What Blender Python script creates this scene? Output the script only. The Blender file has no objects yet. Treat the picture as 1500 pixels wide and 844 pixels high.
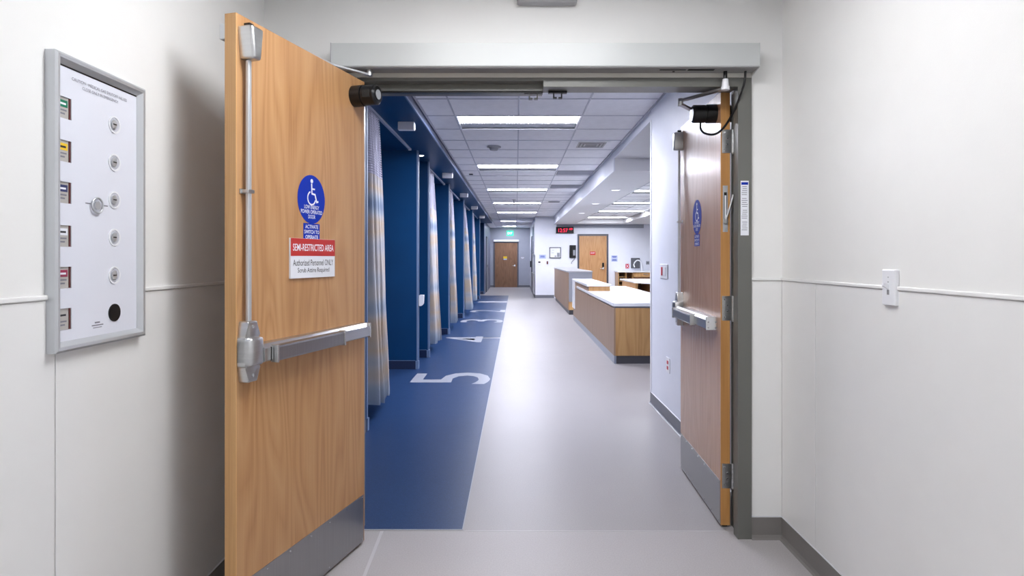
import bpy, bmesh, math, random
from mathutils import Vector, Matrix
random.seed(7)
S = bpy.context.scene
PI = math.pi

# ------------------------------------------------------------------ camera
cam_data = bpy.data.cameras.new('camera')
cam = bpy.data.objects.new('camera', cam_data)
S.collection.objects.link(cam)
cam.location = (0, 0, 1.319)
cam.rotation_euler = (PI / 2, 0, 0)
cam_data.sensor_width = 36
cam_data.lens = 890 * 36 / 1500
cam_data.shift_x = -6 / 1500
cam_data.shift_y = -44 / 1500
cam_data.clip_start = 0.05
S.camera = cam

# ------------------------------------------------------------------ world, exposure
W = bpy.data.worlds.new('world'); S.world = W; W.use_nodes = True
W.node_tree.nodes['Background'].inputs[0].default_value = (0.8, 0.85, 1, 1)
W.node_tree.nodes['Background'].inputs[1].default_value = 0.3
S.view_settings.view_transform = 'Standard'
S.view_settings.look = 'None'
S.view_settings.gamma = 1
S.view_settings.use_curve_mapping = False
S.view_settings.exposure = 0.85

CORRIDOR_LIGHT = ((0.87, 0.885, 1.0), 44.0)     # colour, strength of the troffer lenses beyond the doors
NURSE_LIGHT = ((0.90, 0.93, 1.0), 24.0)
LOBBY_LIGHT = ((0.98, 0.985, 1.0), 15.5)        # the two troffers of the room the camera stands in

# ------------------------------------------------------------------ materials
def nt(name):
    m = bpy.data.materials.new(name); m.use_nodes = True
    t = m.node_tree
    return m, t, t.nodes['Principled BSDF']

def node(t, kind, **kw):
    n = t.nodes.new(kind)
    for k, v in kw.items():
        if k in n.inputs: n.inputs[k].default_value = v
        else: setattr(n, k, v)
    return n

def coords(t, scale=(1, 1, 1), kind='Object'):
    tc = t.nodes.new('ShaderNodeTexCoord'); mp = t.nodes.new('ShaderNodeMapping')
    mp.inputs['Scale'].default_value = scale
    t.links.new(tc.outputs[kind], mp.inputs['Vector'])
    return mp.outputs['Vector']

def ramp(t, fac, stops):
    r = t.nodes.new('ShaderNodeValToRGB')
    e = r.color_ramp.elements
    while len(e) < len(stops): e.new(0.5)
    for i, (p, c) in enumerate(stops):
        e[i].position = p; e[i].color = (*c, 1)
    t.links.new(fac, r.inputs['Fac'])
    return r.outputs['Color']

def simple(name, col, rough=0.5, metal=0.0, var=0.03, scale=6.0, bump=0.0, bscale=200, spec=0.5, coat=0.0):
    m, t, b = nt(name)
    v = coords(t)
    n = node(t, 'ShaderNodeTexNoise', Scale=scale, Detail=4.0); t.links.new(v, n.inputs['Vector'])
    lo = tuple(max(0, c * (1 - var)) for c in col); hi = tuple(min(1, c * (1 + var)) for c in col)
    t.links.new(ramp(t, n.outputs['Fac'], [(0.3, lo), (0.7, hi)]), b.inputs['Base Color'])
    b.inputs['Roughness'].default_value = rough; b.inputs['Metallic'].default_value = metal
    b.inputs['Specular IOR Level'].default_value = spec
    b.inputs['Coat Weight'].default_value = coat
    if bump:
        n2 = node(t, 'ShaderNodeTexNoise', Scale=float(bscale), Detail=3.0); t.links.new(v, n2.inputs['Vector'])
        bp = node(t, 'ShaderNodeBump', Strength=bump, Distance=0.002)
        t.links.new(n2.outputs['Fac'], bp.inputs['Height']); t.links.new(bp.outputs['Normal'], b.inputs['Normal'])
    return m

def emit(name, col, strength):
    m, t, b = nt(name)
    b.inputs['Base Color'].default_value = (*col, 1)
    b.inputs['Emission Color'].default_value = (*col, 1)
    b.inputs['Emission Strength'].default_value = strength
    return m

def oak(name, dark, mid, light, rough=0.35, spec=0.5, ring=1.0):
    m, t, b = nt(name)
    v = coords(t, (5.0, 5.0, 0.6))
    n = node(t, 'ShaderNodeTexNoise', Scale=1.0, Detail=1.5, Distortion=0.4); t.links.new(v, n.inputs['Vector'])
    mu = node(t, 'ShaderNodeMath', operation='MULTIPLY'); mu.inputs[1].default_value = 26 * ring
    t.links.new(n.outputs['Fac'], mu.inputs[0])
    pp = node(t, 'ShaderNodeMath', operation='PINGPONG'); pp.inputs[1].default_value = 1.0
    t.links.new(mu.outputs[0], pp.inputs[0])
    v2 = coords(t, (170, 170, 3.0))
    n2 = node(t, 'ShaderNodeTexNoise', Scale=1.0, Detail=5.0); t.links.new(v2, n2.inputs['Vector'])
    v3 = coords(t, (14, 14, 0.35))
    n3 = node(t, 'ShaderNodeTexNoise', Scale=1.0, Detail=2.0); t.links.new(v3, n3.inputs['Vector'])
    a = node(t, 'ShaderNodeMath', operation='MULTIPLY'); a.inputs[1].default_value = 0.26; t.links.new(pp.outputs[0], a.inputs[0])
    c = node(t, 'ShaderNodeMath', operation='MULTIPLY_ADD'); c.inputs[1].default_value = 0.50
    t.links.new(n2.outputs['Fac'], c.inputs[0]); t.links.new(a.outputs[0], c.inputs[2])
    d = node(t, 'ShaderNodeMath', operation='MULTIPLY_ADD'); d.inputs[1].default_value = 0.30
    t.links.new(n3.outputs['Fac'], d.inputs[0]); t.links.new(c.outputs[0], d.inputs[2])
    t.links.new(ramp(t, d.outputs[0], [(0.28, dark), (0.5, mid), (0.78, light)]), b.inputs['Base Color'])
    b.inputs['Roughness'].default_value = rough
    b.inputs['Specular IOR Level'].default_value = spec
    bp = node(t, 'ShaderNodeBump', Strength=0.08, Distance=0.001)
    t.links.new(n2.outputs['Fac'], bp.inputs['Height']); t.links.new(bp.outputs['Normal'], b.inputs['Normal'])
    return m

def vinyl(name, col, speck, rough):
    m, t, b = nt(name)
    v = coords(t)
    n = node(t, 'ShaderNodeTexNoise', Scale=160.0, Detail=3.0); t.links.new(v, n.inputs['Vector'])
    n2 = node(t, 'ShaderNodeTexNoise', Scale=1.6, Detail=3.0); t.links.new(v, n2.inputs['Vector'])
    c1 = ramp(t, n.outputs['Fac'], [(0.35, tuple(x * (1 - speck) for x in col)), (0.65, tuple(min(1, x * (1 + speck)) for x in col))])
    c2 = ramp(t, n2.outputs['Fac'], [(0.3, (0.97,) * 3), (0.7, (1.0,) * 3)])
    mx = node(t, 'ShaderNodeMix', data_type='RGBA', blend_type='MULTIPLY'); mx.inputs[0].default_value = 1
    t.links.new(c1, mx.inputs[6]); t.links.new(c2, mx.inputs[7]); t.links.new(mx.outputs[2], b.inputs['Base Color'])
    rr = node(t, 'ShaderNodeMapRange'); rr.inputs['To Min'].default_value = rough - 0.012; rr.inputs['To Max'].default_value = rough + 0.018
    n3 = node(t, 'ShaderNodeTexNoise', Scale=9.0, Detail=5.0); t.links.new(v, n3.inputs['Vector'])
    t.links.new(n3.outputs['Fac'], rr.inputs['Value']); t.links.new(rr.outputs[0], b.inputs['Roughness'])
    bp = node(t, 'ShaderNodeBump', Strength=0.06, Distance=0.001)
    t.links.new(n.outputs['Fac'], bp.inputs['Height']); t.links.new(bp.outputs['Normal'], b.inputs['Normal'])
    b.inputs['Specular IOR Level'].default_value = 0.14
    return m

def steel(name, col=(0.62, 0.63, 0.64), rough=0.3, stretch=(4, 4, 160)):
    m, t, b = nt(name)
    v = coords(t, stretch)
    n = node(t, 'ShaderNodeTexNoise', Scale=1.0, Detail=4.0); t.links.new(v, n.inputs['Vector'])
    t.links.new(ramp(t, n.outputs['Fac'], [(0.3, tuple(c * 0.9 for c in col)), (0.7, col)]), b.inputs['Base Color'])
    rr = node(t, 'ShaderNodeMapRange'); rr.inputs['To Min'].default_value = rough - 0.07; rr.inputs['To Max'].default_value = rough + 0.1
    t.links.new(n.outputs['Fac'], rr.inputs['Value']); t.links.new(rr.outputs[0], b.inputs['Roughness'])
    b.inputs['Metallic'].default_value = 1
    return m

def curtain_cloth():
    m, t, b = nt('striped_curtain_cloth')
    v = coords(t, (0.02, 3.0, 1), 'UV')
    n = node(t, 'ShaderNodeTexNoise', Scale=2.0, Detail=1.0); t.links.new(v, n.inputs['Vector'])
    v2 = coords(t, (10, 0.5, 1), 'UV')
    n2 = node(t, 'ShaderNodeTexNoise', Scale=1.0, Detail=1.0); t.links.new(v2, n2.inputs['Vector'])
    mx = node(t, 'ShaderNodeMath', operation='MULTIPLY_ADD'); mx.inputs[1].default_value = 0.03
    sc = node(t, 'ShaderNodeMath', operation='MULTIPLY'); sc.inputs[1].default_value = 1.14
    t.links.new(n.outputs['Fac'], sc.inputs[0]); t.links.new(n2.outputs['Fac'], mx.inputs[0]); t.links.new(sc.outputs[0], mx.inputs[2])
    c = ramp(t, mx.outputs[0], [(0.44, (0.19, 0.26, 0.38)), (0.52, (0.34, 0.39, 0.47)), (0.58, (0.46, 0.45, 0.46)), (0.66, (0.52, 0.42, 0.32)), (0.76, (0.40, 0.41, 0.47))])
    t.links.new(c, b.inputs['Base Color'])
    b.inputs['Roughness'].default_value = 0.85
    b.inputs['Sheen Weight'].default_value = 0.2
    return m

def curtain_net():
    m, t, b = nt('white_curtain_net')
    v = coords(t, (60, 120, 1), 'UV')
    vo = node(t, 'ShaderNodeTexVoronoi', Scale=1.0, Randomness=0.0); t.links.new(v, vo.inputs['Vector'])
    gt = node(t, 'ShaderNodeMath', operation='GREATER_THAN'); gt.inputs[1].default_value = 0.40
    t.links.new(vo.outputs['Distance'], gt.inputs[0]); t.links.new(gt.outputs[0], b.inputs['Alpha'])
    b.inputs['Base Color'].default_value = (0.50, 0.50, 0.62, 1)
    b.inputs['Roughness'].default_value = 0.8
    return m

M = {}
M['wall'] = simple('warm_white_wall_paint', (0.80, 0.80, 0.79), 0.42, var=0.012, bump=0.12, bscale=350)
M['wain'] = simple('white_wall_panel', (0.79, 0.79, 0.785), 0.28, var=0.012, bump=0.05, bscale=60)
M['cwall'] = simple('cool_white_wall_paint', (0.74, 0.76, 0.84), 0.45, var=0.012, bump=0.1, bscale=300)
M['blue'] = simple('deep_blue_wall_paint', (0.0005, 0.043, 0.140), 0.42, spec=0.25, var=0.06, scale=3, bump=0.1, bscale=300)
M['bluebase'] = simple('navy_base_vinyl', (0.01, 0.022, 0.07), 0.35)
M['trimwhite'] = simple('white_trim', (0.78, 0.79, 0.83), 0.35)
M['guard'] = simple('blue_corner_guard', (0.14, 0.21, 0.36), 0.4)
M['rail'] = simple('pale_track_metal', (0.42, 0.46, 0.60), 0.3)
M['greywall'] = simple('grey_wall_paint', (0.33, 0.35, 0.41), 0.45, var=0.02)
M['greyblue'] = simple('grey_blue_panel', (0.12, 0.14, 0.22), 0.4)
M['tile'] = simple('ceiling_tile', (0.88, 0.88, 0.91), 0.9, var=0.03, scale=12, bump=0.5, bscale=90)
M['gyp'] = simple('white_ceiling_paint', (0.74, 0.74, 0.76), 0.7, var=0.01)
M['bars'] = simple('ceiling_bar_paint', (0.50, 0.51, 0.57), 0.5)
M['floor'] = vinyl('grey_sheet_vinyl', (0.35, 0.335, 0.34), 0.05, 0.38)
M['lfloor'] = vinyl('grey_entry_vinyl', (0.41, 0.39, 0.395), 0.05, 0.40)
M['bfloor'] = vinyl('blue_sheet_vinyl', (0.018, 0.048, 0.135), 0.16, 0.35)
M['digit'] = vinyl('pale_grey_inlay', (0.34, 0.36, 0.42), 0.06, 0.36)
M['seam'] = simple('vinyl_weld', (0.48, 0.47, 0.48), 0.4)
M['base'] = simple('grey_base_vinyl', (0.19, 0.178, 0.172), 0.4, var=0.06)
M['cbase'] = simple('grey_corridor_base', (0.13, 0.135, 0.16), 0.4, var=0.06)
M['frame'] = simple('grey_green_frame_paint', (0.135, 0.137, 0.125), 0.34, var=0.02)
M['dframe'] = simple('dark_grey_frame_paint', (0.075, 0.078, 0.10), 0.4)
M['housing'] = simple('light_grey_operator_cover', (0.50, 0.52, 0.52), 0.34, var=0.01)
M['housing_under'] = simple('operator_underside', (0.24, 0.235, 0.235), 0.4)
M['cream'] = simple('cream_back_plate', (0.55, 0.54, 0.50), 0.4)
M['oak'] = oak('oak_veneer', (0.37, 0.180, 0.074), (0.465, 0.248, 0.108), (0.53, 0.305, 0.145))
M['oakedge'] = oak('oak_edge', (0.50, 0.27, 0.10), (0.60, 0.34, 0.14), (0.67, 0.41, 0.19), ring=0.3)
M['oaksheen'] = oak('sheen_tinted_oak_veneer', (0.40, 0.21, 0.125), (0.48, 0.27, 0.165), (0.54, 0.32, 0.205), rough=0.26, spec=0.7)  # same oak, with the pinkish sheen of reflected lamps mixed into its colour
M['oakdark'] = oak('dark_oak_veneer', (0.14, 0.065, 0.03), (0.20, 0.10, 0.05), (0.26, 0.135, 0.07))
M['desk'] = oak('desk_oak_veneer', (0.34, 0.175, 0.06), (0.46, 0.26, 0.10), (0.53, 0.32, 0.135), ring=0.5)
M['taupe'] = oak('taupe_wood_laminate', (0.27, 0.178, 0.12), (0.30, 0.202, 0.14), (0.33, 0.225, 0.16), rough=0.45, spec=0.3, ring=0.4)
M['solid'] = simple('white_solid_surface', (0.82, 0.84, 0.88), 0.22, var=0.01)
M['greypanel'] = simple('grey_panel', (0.27, 0.28, 0.32), 0.35)
M['darkgrey'] = simple('dark_grey_plastic', (0.10, 0.105, 0.12), 0.5)
M['oakedge2'] = oak('orange_oak_edge', (0.42, 0.20, 0.06), (0.52, 0.26, 0.085), (0.60, 0.33, 0.12), ring=0.3)
M['plinth'] = simple('dark_plinth', (0.05, 0.05, 0.06), 0.4)
M['plinth2'] = simple('blue_grey_plinth', (0.22, 0.25, 0.32), 0.3)
M['steel'] = steel('brushed_steel')
M['kick'] = steel('brushed_kick_plate', (0.40, 0.40, 0.405), 0.34, (160, 4, 4))
M['chrome'] = steel('satin_chrome', (0.75, 0.76, 0.78), 0.18)
M['alu'] = simple('satin_aluminium', (0.58, 0.60, 0.63), 0.35, metal=0.55, var=0.02)
M['greyplastic'] = simple('grey_plastic', (0.35, 0.35, 0.37), 0.4)
M['black'] = simple('black_plastic', (0.008, 0.008, 0.009), 0.3, spec=0.35)
M['darkhole'] = simple('dark_slot', (0.015, 0.015, 0.015), 0.8)
M['white'] = simple('white_plastic', (0.78, 0.79, 0.83), 0.3, var=0.01)
M['panelwhite'] = simple('white_valve_panel', (0.70, 0.72, 0.80), 0.3, var=0.01)
M['card'] = simple('label_card', (0.45, 0.43, 0.41), 0.6)
M['signblue'] = simple('sign_blue', (0.005, 0.03, 0.36), 0.6, var=0.02, spec=0.2)
M['signred'] = simple('sign_red', (0.50, 0.028, 0.025), 0.4, var=0.02)
M['signwhite'] = simple('sign_white', (0.76, 0.78, 0.84), 0.4, var=0.01)
M['ink'] = simple('black_ink', (0.02, 0.02, 0.025), 0.6)
M['greyink'] = simple('grey_ink', (0.20, 0.20, 0.24), 0.6)
M['white_ink'] = simple('white_ink', (0.85, 0.87, 0.95), 0.5, var=0.01)
M['green'] = simple('green_label', (0.0, 0.17, 0.09), 0.5)
M['yellow'] = simple('yellow_label', (0.80, 0.52, 0.02), 0.5)
M['navy'] = simple('navy_label', (0.03, 0.04, 0.13), 0.5)
M['purple'] = simple('purple_label', (0.30, 0.03, 0.08), 0.5)
M['red'] = simple('red_plastic', (0.55, 0.02, 0.04), 0.4)
M['maroon'] = simple('maroon_edge', (0.10, 0.02, 0.02), 0.5)
M['bluelabel'] = simple('pale_blue_sign', (0.42, 0.48, 0.68), 0.4)
M['cloth'] = curtain_cloth()
M['net'] = curtain_net()
M['lens'] = emit('corridor_lamp_lens', *CORRIDOR_LIGHT)
M['nlens'] = emit('nurse_station_lamp_lens', *NURSE_LIGHT)
M['llens'] = emit('lobby_lamp_lens', *LOBBY_LIGHT)
M['rlens'] = emit('rear_lobby_lamp_lens', LOBBY_LIGHT[0], 20.0)
M['spot'] = emit('small_lamp_lens', (0.9, 0.93, 1.0), 8)
M['dlens'] = emit('faint_downlight', (0.9, 0.92, 1.0), 1.0)
M['led'] = emit('red_led_digits', (1.0, 0.01, 0.06), 0.8)
M['exit'] = emit('green_exit_sign', (0.0, 0.55, 0.22), 1.2)
M['exit_ink'] = emit('exit_sign_letters', (0.5, 1.0, 0.7), 2.0)
M['reflector'] = simple('white_reflector', (0.55, 0.56, 0.62), 0.5)
M['deco'] = simple('grey_reflector', (0.085, 0.09, 0.10), 0.6, spec=0.1)
M['glass'] = simple('frosted_blue_glass', (0.22, 0.28, 0.42), 0.12)

# ------------------------------------------------------------------ mesh helpers
def bmn(): return bmesh.new()

def box(bm, x0, x1, y0, y1, z0, z1, bev=0.0, seg=2):
    r = bmesh.ops.create_cube(bm, size=1.0)
    vs = r['verts']
    for v in vs:
        v.co = Vector(((x0 + x1) / 2 + v.co.x * (x1 - x0), (y0 + y1) / 2 + v.co.y * (y1 - y0), (z0 + z1) / 2 + v.co.z * (z1 - z0)))
    if bev:
        es = list({e for v in vs for e in v.link_edges})
        bmesh.ops.bevel(bm, geom=es, offset=bev, segments=seg, affect='EDGES', profile=0.5)
    return bm

def cyl(bm, p0, p1, r, seg=16, r2=None, cap=True):
    p0 = Vector(p0); p1 = Vector(p1); d = p1 - p0
    q = Vector((0, 0, 1)).rotation_difference(d.normalized()).to_matrix().to_4x4()
    bmesh.ops.create_cone(bm, cap_ends=cap, segments=seg, radius1=r, radius2=r if r2 is None else r2, depth=d.length,
                          matrix=Matrix.Translation((p0 + p1) / 2) @ q)
    return bm

def tube(bm, pts, r, seg=8, sub=5):
    P = [Vector(p) for p in pts]; Q = []
    for i in range(len(P) - 1):
        a = P[max(i - 1, 0)]; b = P[i]; c = P[i + 1]; d = P[min(i + 2, len(P) - 1)]
        for k in range(sub):
            t = k / sub
            Q.append(0.5 * ((2 * b) + (c - a) * t + (2 * a - 5 * b + 4 * c - d) * t * t + (3 * b - a - 3 * c + d) * t ** 3))
    Q.append(P[-1]); rings = []
    for i, p in enumerate(Q):
        tan = (Q[min(i + 1, len(Q) - 1)] - Q[max(i - 1, 0)]).normalized()
        up = Vector((0, 0, 1)) if abs(tan.z) < 0.9 else Vector((1, 0, 0))
        s = tan.cross(up).normalized(); u = s.cross(tan)
        rings.append([bm.verts.new(p + (s * math.cos(2 * PI * k / seg) + u * math.sin(2 * PI * k / seg)) * r) for k in range(seg)])
    for a, b in zip(rings, rings[1:]):
        for k in range(seg): bm.faces.new((a[k], a[(k + 1) % seg], b[(k + 1) % seg], b[k]))
    bm.faces.new(rings[0][::-1]); bm.faces.new(rings[-1])
    return bm

def prism(bm, pts, f, d0, d1, bev=0.0):
    """pts 2-D outline; f(a, b, d) -> 3-D point; extruded from d0 to d1"""
    A = [bm.verts.new(f(a, b, d0)) for a, b in pts]; B = [bm.verts.new(f(a, b, d1)) for a, b in pts]
    n = len(pts); fs = []
    for i in range(n): fs.append(bm.faces.new((A[i], A[(i + 1) % n], B[(i + 1) % n], B[i])))
    fs.append(bm.faces.new(A[::-1])); fs.append(bm.faces.new(B))
    if bev:
        es = list({e for v in B for e in v.link_edges})
        bmesh.ops.bevel(bm, geom=es, offset=bev, segments=3, affect='EDGES', profile=0.5)
    return bm

def obj(name, bm, mat, parent=None, label=None, kind=None, cat=None, group=None, smooth=None):
    bmesh.ops.recalc_face_normals(bm, faces=bm.faces)
    me = bpy.data.meshes.new(name)
    if smooth is not None:
        for f in bm.faces: f.smooth = True
        for e in bm.edges:
            if len(e.link_faces) == 2 and e.calc_face_angle(0) > math.radians(smooth): e.smooth = False
    bm.to_mesh(me); bm.free()
    me.materials.append(M[mat])
    o = bpy.data.objects.new(name, me); S.collection.objects.link(o)
    o.parent = parent
    return tag(o, label, kind, cat, group)

def tag(o, label=None, kind=None, cat=None, group=None):
    if label: o['label'] = label
    if kind: o['kind'] = kind
    if cat: o['category'] = cat
    if group: o['group'] = group
    return o

def thing(name, label, cat, loc=(0, 0, 0), rz=0.0, group=None, kind=None):
    o = bpy.data.objects.new(name, None); S.collection.objects.link(o)
    o.empty_display_size = 0.05
    o.location = loc; o.rotation_euler = (0, 0, rz)
    return tag(o, label, kind, cat, group)

def copy_tree(o, parent=None):
    kids = [c for c in bpy.data.objects if c.parent == o]
    c = o.copy(); S.collection.objects.link(c); c.parent = parent
    for k in kids: copy_tree(k, c)
    return c

def B(name, mat, parent, *dims, bev=0.0, **kw):
    return obj(name, box(bmn(), *dims, bev=bev), mat, parent, **kw)

X_, Y_, Z_ = Vector((1, 0, 0)), Vector((0, 1, 0)), Vector((0, 0, 1))
FRONT = (X_, Z_)            # print on something facing the camera (-Y)
ONLEFT = (Y_, Z_)           # print on a wall facing +X
ONRIGHT = (-Y_, Z_)         # print on a wall facing -X
LEAF = (-X_, Z_)            # print on the push face of a door leaf
ONFLOOR = (Y_, -X_)         # floor numbers read from the corridor towards the bays

def lettering(name, body, centre, plane, w, h, mat, parent, thick=0.0006, bold=0.0, spacing=1.0, **kw):
    cu = bpy.data.curves.new('lettering', 'FONT'); cu.body = body; cu.align_x = 'CENTER'
    cu.offset = bold; cu.resolution_u = 3; cu.space_line = 0.95; cu.space_character = spacing
    t = bpy.data.objects.new('lettering', cu); S.collection.objects.link(t)
    dg = bpy.context.evaluated_depsgraph_get(); dg.update()
    me = bpy.data.meshes.new_from_object(t.evaluated_get(dg))
    bpy.data.objects.remove(t); bpy.data.curves.remove(cu)
    xs = [v.co.x for v in me.vertices]; ys = [v.co.y for v in me.vertices]
    cx, cy = (min(xs) + max(xs)) / 2, (min(ys) + max(ys)) / 2
    sx = w / (max(xs) - min(xs)); sy = h / (max(ys) - min(ys))
    r, u = plane; n = r.cross(u); c = Vector(centre)
    for v in me.vertices:
        v.co = c + r * ((v.co.x - cx) * sx) + u * ((v.co.y - cy) * sy) + n * thick
    me.name = name; me.materials.clear(); me.materials.append(M[mat])
    o = bpy.data.objects.new(name, me); S.collection.objects.link(o); o.parent = parent
    return tag(o, **kw)

def plate(bm, centre, plane, w, h, t, n0=0.0, bev=0.0):
    r, u = plane; n = r.cross(u); c = Vector(centre)
    return prism(bm, [(-w / 2, -h / 2), (w / 2, -h / 2), (w / 2, h / 2), (-w / 2, h / 2)], lambda a, b, d: c + r * a + u * b + n * d, n0, n0 + t, bev)

def disc(bm, centre, plane, rx, ry, t, n0=0.0, seg=40, bev=0.0):
    r, u = plane; n = r.cross(u); c = Vector(centre)
    return prism(bm, [(rx * math.cos(2 * PI * k / seg), ry * math.sin(2 * PI * k / seg)) for k in range(seg)], lambda a, b, d: c + r * a + u * b + n * d, n0, n0 + t, bev)

def stroke(bm, pts, wd, centre, plane, t, n0=0.0):
    r, u = plane; n = r.cross(u); c = Vector(centre)
    for (ax, ay), (bx, by) in zip(pts, pts[1:]):
        L = math.hypot(bx - ax, by - ay) or 1e-6; dx, dy = (bx - ax) / L, (by - ay) / L
        e = wd * 0.3
        ax2, ay2, bx2, by2 = ax - dx * e, ay - dy * e, bx + dx * e, by + dy * e
        px_, py_ = -dy * wd / 2, dx * wd / 2
        prism(bm, [(ax2 + px_, ay2 + py_), (bx2 + px_, by2 + py_), (bx2 - px_, by2 - py_), (ax2 - px_, ay2 - py_)], lambda a, b, d: c + r * a + u * b + n * d, n0, n0 + t)
    return bm

ST = dict(kind='structure')

# ================================================================== THE SETTING
ZC = 2.679          # ceiling height
ZS = 2.596          # underside of the blue soffit
YW = 2.86           # near face of the wall that holds the double doors
# floors
fl = B('floor', 'lfloor', None, -1.4, 1.5, -3.2, 2.93, -0.1, 0.0, label='grey sheet vinyl floor in front of the double doors', cat='floor', **ST)
seam = bmn(); prism(seam, [(-0.655, 2.93), (-0.64, 2.93), (-0.60, 2.0), (-0.612, 2.0)], lambda a, b, d: Vector((a, b, d)), 0.0, 0.0012)
obj('seam_strip', seam, 'seam', fl)
cf = B('floor_corridor', 'floor', None, -3.8, 6.2, 2.93, 28.0, -0.1, 0.0, label='glossy grey vinyl floor running down the ward corridor', cat='floor', **ST)
B('seam_strip', 'seam', cf, -0.25, 1.03, 2.93, 2.936, 0.0, 0.001)
for yy in (8.4, 13.5, 18.8): B('seam_strip', 'seam', cf, -0.26, 1.2, yy, yy + 0.006, 0.0, 0.0004)
bi = B('blue_inlay', 'bfloor', cf, -3.7, -0.262, 2.95, 21.3, 0.0, 0.002, label='blue vinyl zone in front of the curtained bays')
B('inlay_edging', 'digit', bi, -3.7, -0.262, 2.944, 2.95, 0.0, 0.0022)
B('inlay_edging', 'digit', bi, -0.262, -0.257, 2.944, 21.3, 0.0, 0.0022)
for d, (y0, y1, x0, x1) in {'5': (6.345, 6.971, -1.126, -0.282), '4': (9.49, 10.18, -1.155, -0.262), '3': (12.4, 13.04, -1.16, -0.27),
                            '2': (14.75, 15.37, -1.14, -0.27), '1': (17.95, 18.5, -1.13, -0.27)}.items():
    lettering('floor_number', d, ((x0 + x1) / 2, (y0 + y1) / 2, 0.0022), ONFLOOR, y1 - y0, x1 - x0, 'digit', cf, 0.0008, 0.004,
              label='pale grey number %s inlaid in the blue floor' % d)

# lobby walls
wl = B('wall_left', 'wall', None, -1.30, -1.185, -3.2, YW, 0, 2.75, label='white lobby wall that carries the gas valve box', cat='wall', **ST)
wr = B('wall_right', 'wall', None, 1.253, 1.37, -3.2, YW, 0, 2.75, label='white lobby wall that carries the light switch', cat='wall', **ST)
B('wall_back', 'wall', None, -1.185, 1.253, -3.2, -3.08, 0, 2.75, label='white lobby wall behind the viewer', cat='wall', **ST)
wf = bmn()
box(wf, -1.30, -0.81, YW, 2.985, 0, 2.75); box(wf, 1.104, 1.37, YW, 2.985, 0, 2.75); box(wf, -0.81, 1.104, YW, 2.985, 2.165, 2.75)
wfo = obj('wall_front', wf, 'wall', None, label='white wall around the double door opening', cat='wall', **ST)
B('ceiling_lobby', 'gyp', None, -1.185, 1.253, -3.08, YW, ZC, 2.75, label='white ceiling of the lobby above the camera', cat='ceiling', **ST)
# wainscot panels, rail, baseboards
def rail(x0, x1, y0, y1): return box(bmn(), x0, x1, y0, y1, 1.213, 1.226, bev=0.003)
tl = obj('trim_1', rail(-1.185, -1.176, -3.0, YW), 'wain', None, label='white chair rail along the valve box wall', cat='wall trim', **ST)
tr = obj('trim_2', rail(1.244, 1.253, -3.0, YW), 'wain', None, label='white chair rail along the light switch wall', cat='wall trim', **ST)
obj('trim_3', rail(1.104, 1.244, YW - 0.009, YW), 'wain', None, label='short white chair rail beside the grey door jamb', cat='wall trim', **ST)
for (y0, y1) in ((-3.0, -0.90), (-0.895, 1.556), (1.56, YW - 0.004)):
    B('wall_panel', 'wain', wl, -1.185, -1.1815, y0, y1, 0.105, 1.212, bev=0.001)
for (y0, y1) in ((-3.0, 0.09), (0.094, 2.536), (2.54, YW - 0.004)):
    B('wall_panel', 'wain', wr, 1.2495, 1.253, y0, y1, 0.105, 1.212, bev=0.001)
B('wall_panel', 'wain', wfo, 1.108, 1.249, YW - 0.0035, YW, 0.105, 1.212, bev=0.001)
def basebd(name, path_pts, mat, label, h=0.1, cap='trimwhite'):
    """cove base: path_pts two points on the wall line, n the room-side normal"""
    (x0, y0), (x1, y1), (nx, ny) = path_pts
    prof = [(0, 0), (0.022, 0), (0.012, 0.006), (0.006, 0.018), (0.004, h), (0, h)]
    bm = bmn(); A = []; C = []
    for a, z in prof: A.append(bm.verts.new((x0 + nx * a, y0 + ny * a, z))); C.append(bm.verts.new((x1 + nx * a, y1 + ny * a, z)))
    n = len(prof)
    for i in range(n): bm.faces.new((A[i], A[(i + 1) % n], C[(i + 1) % n], C[i]))
    bm.faces.new(A[::-1]); bm.faces.new(C)
    o = obj(name, bm, mat, None, label=label, cat='baseboard', **ST)
    e = bmn()
    xa, xb = sorted((x0, x1)); ya, yb = sorted((y0, y1))
    if nx: box(e, min(x0, x0 + nx * 0.006), max(x0, x0 + nx * 0.006), ya, yb, h, h + 0.004)
    else: box(e, xa, xb, min(y0, y0 + ny * 0.006), max(y0, y0 + ny * 0.006), h, h + 0.004)
    obj('cap_strip', e, cap, o)
    return o
basebd('baseboard_left', ((-1.185, -3.0), (-1.185, YW), (1, 0)), 'base', 'grey cove base under the valve box wall')
basebd('baseboard_right', ((1.253, -3.0), (1.253, YW), (-1, 0)), 'base', 'grey cove base under the light switch wall')
basebd('baseboard_front', ((1.104, YW), (1.253, YW), (0, -1)), 'base', 'short grey cove base beside the grey door jamb')

# door frame (hollow metal, double egress)
df = thing('door_frame', 'grey painted metal frame around the open double doors', 'door frame', (0, 0, 0), kind='structure')
j = bmn(); jp = [(1.04, 2.847), (1.104, 2.847), (1.104, 2.998), (1.062, 2.998), (1.062, 2.905), (1.04, 2.905)]
prism(j, jp, lambda a, b, d: Vector((a, b, d)), 0, 2.175, 0.0)
obj('jamb', j, 'frame', df)
j = bmn(); prism(j, [(-0.81, 2.847), (-0.767, 2.847), (-0.767, 2.94), (-0.745, 2.94), (-0.745, 2.998), (-0.81, 2.998)], lambda a, b, d: Vector((a, b, d)), 0, 2.175)
obj('jamb', j, 'frame', df)
h = bmn()
box(h, -0.745, 1.04, 2.847, 2.998, 2.15, 2.175)
box(h, -0.745, 0.128, 2.905, 2.998, 2.118, 2.15); box(h, 0.128, 1.04, 2.847, 2.95, 2.122, 2.15)
obj('header', h, 'frame', df)
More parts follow.
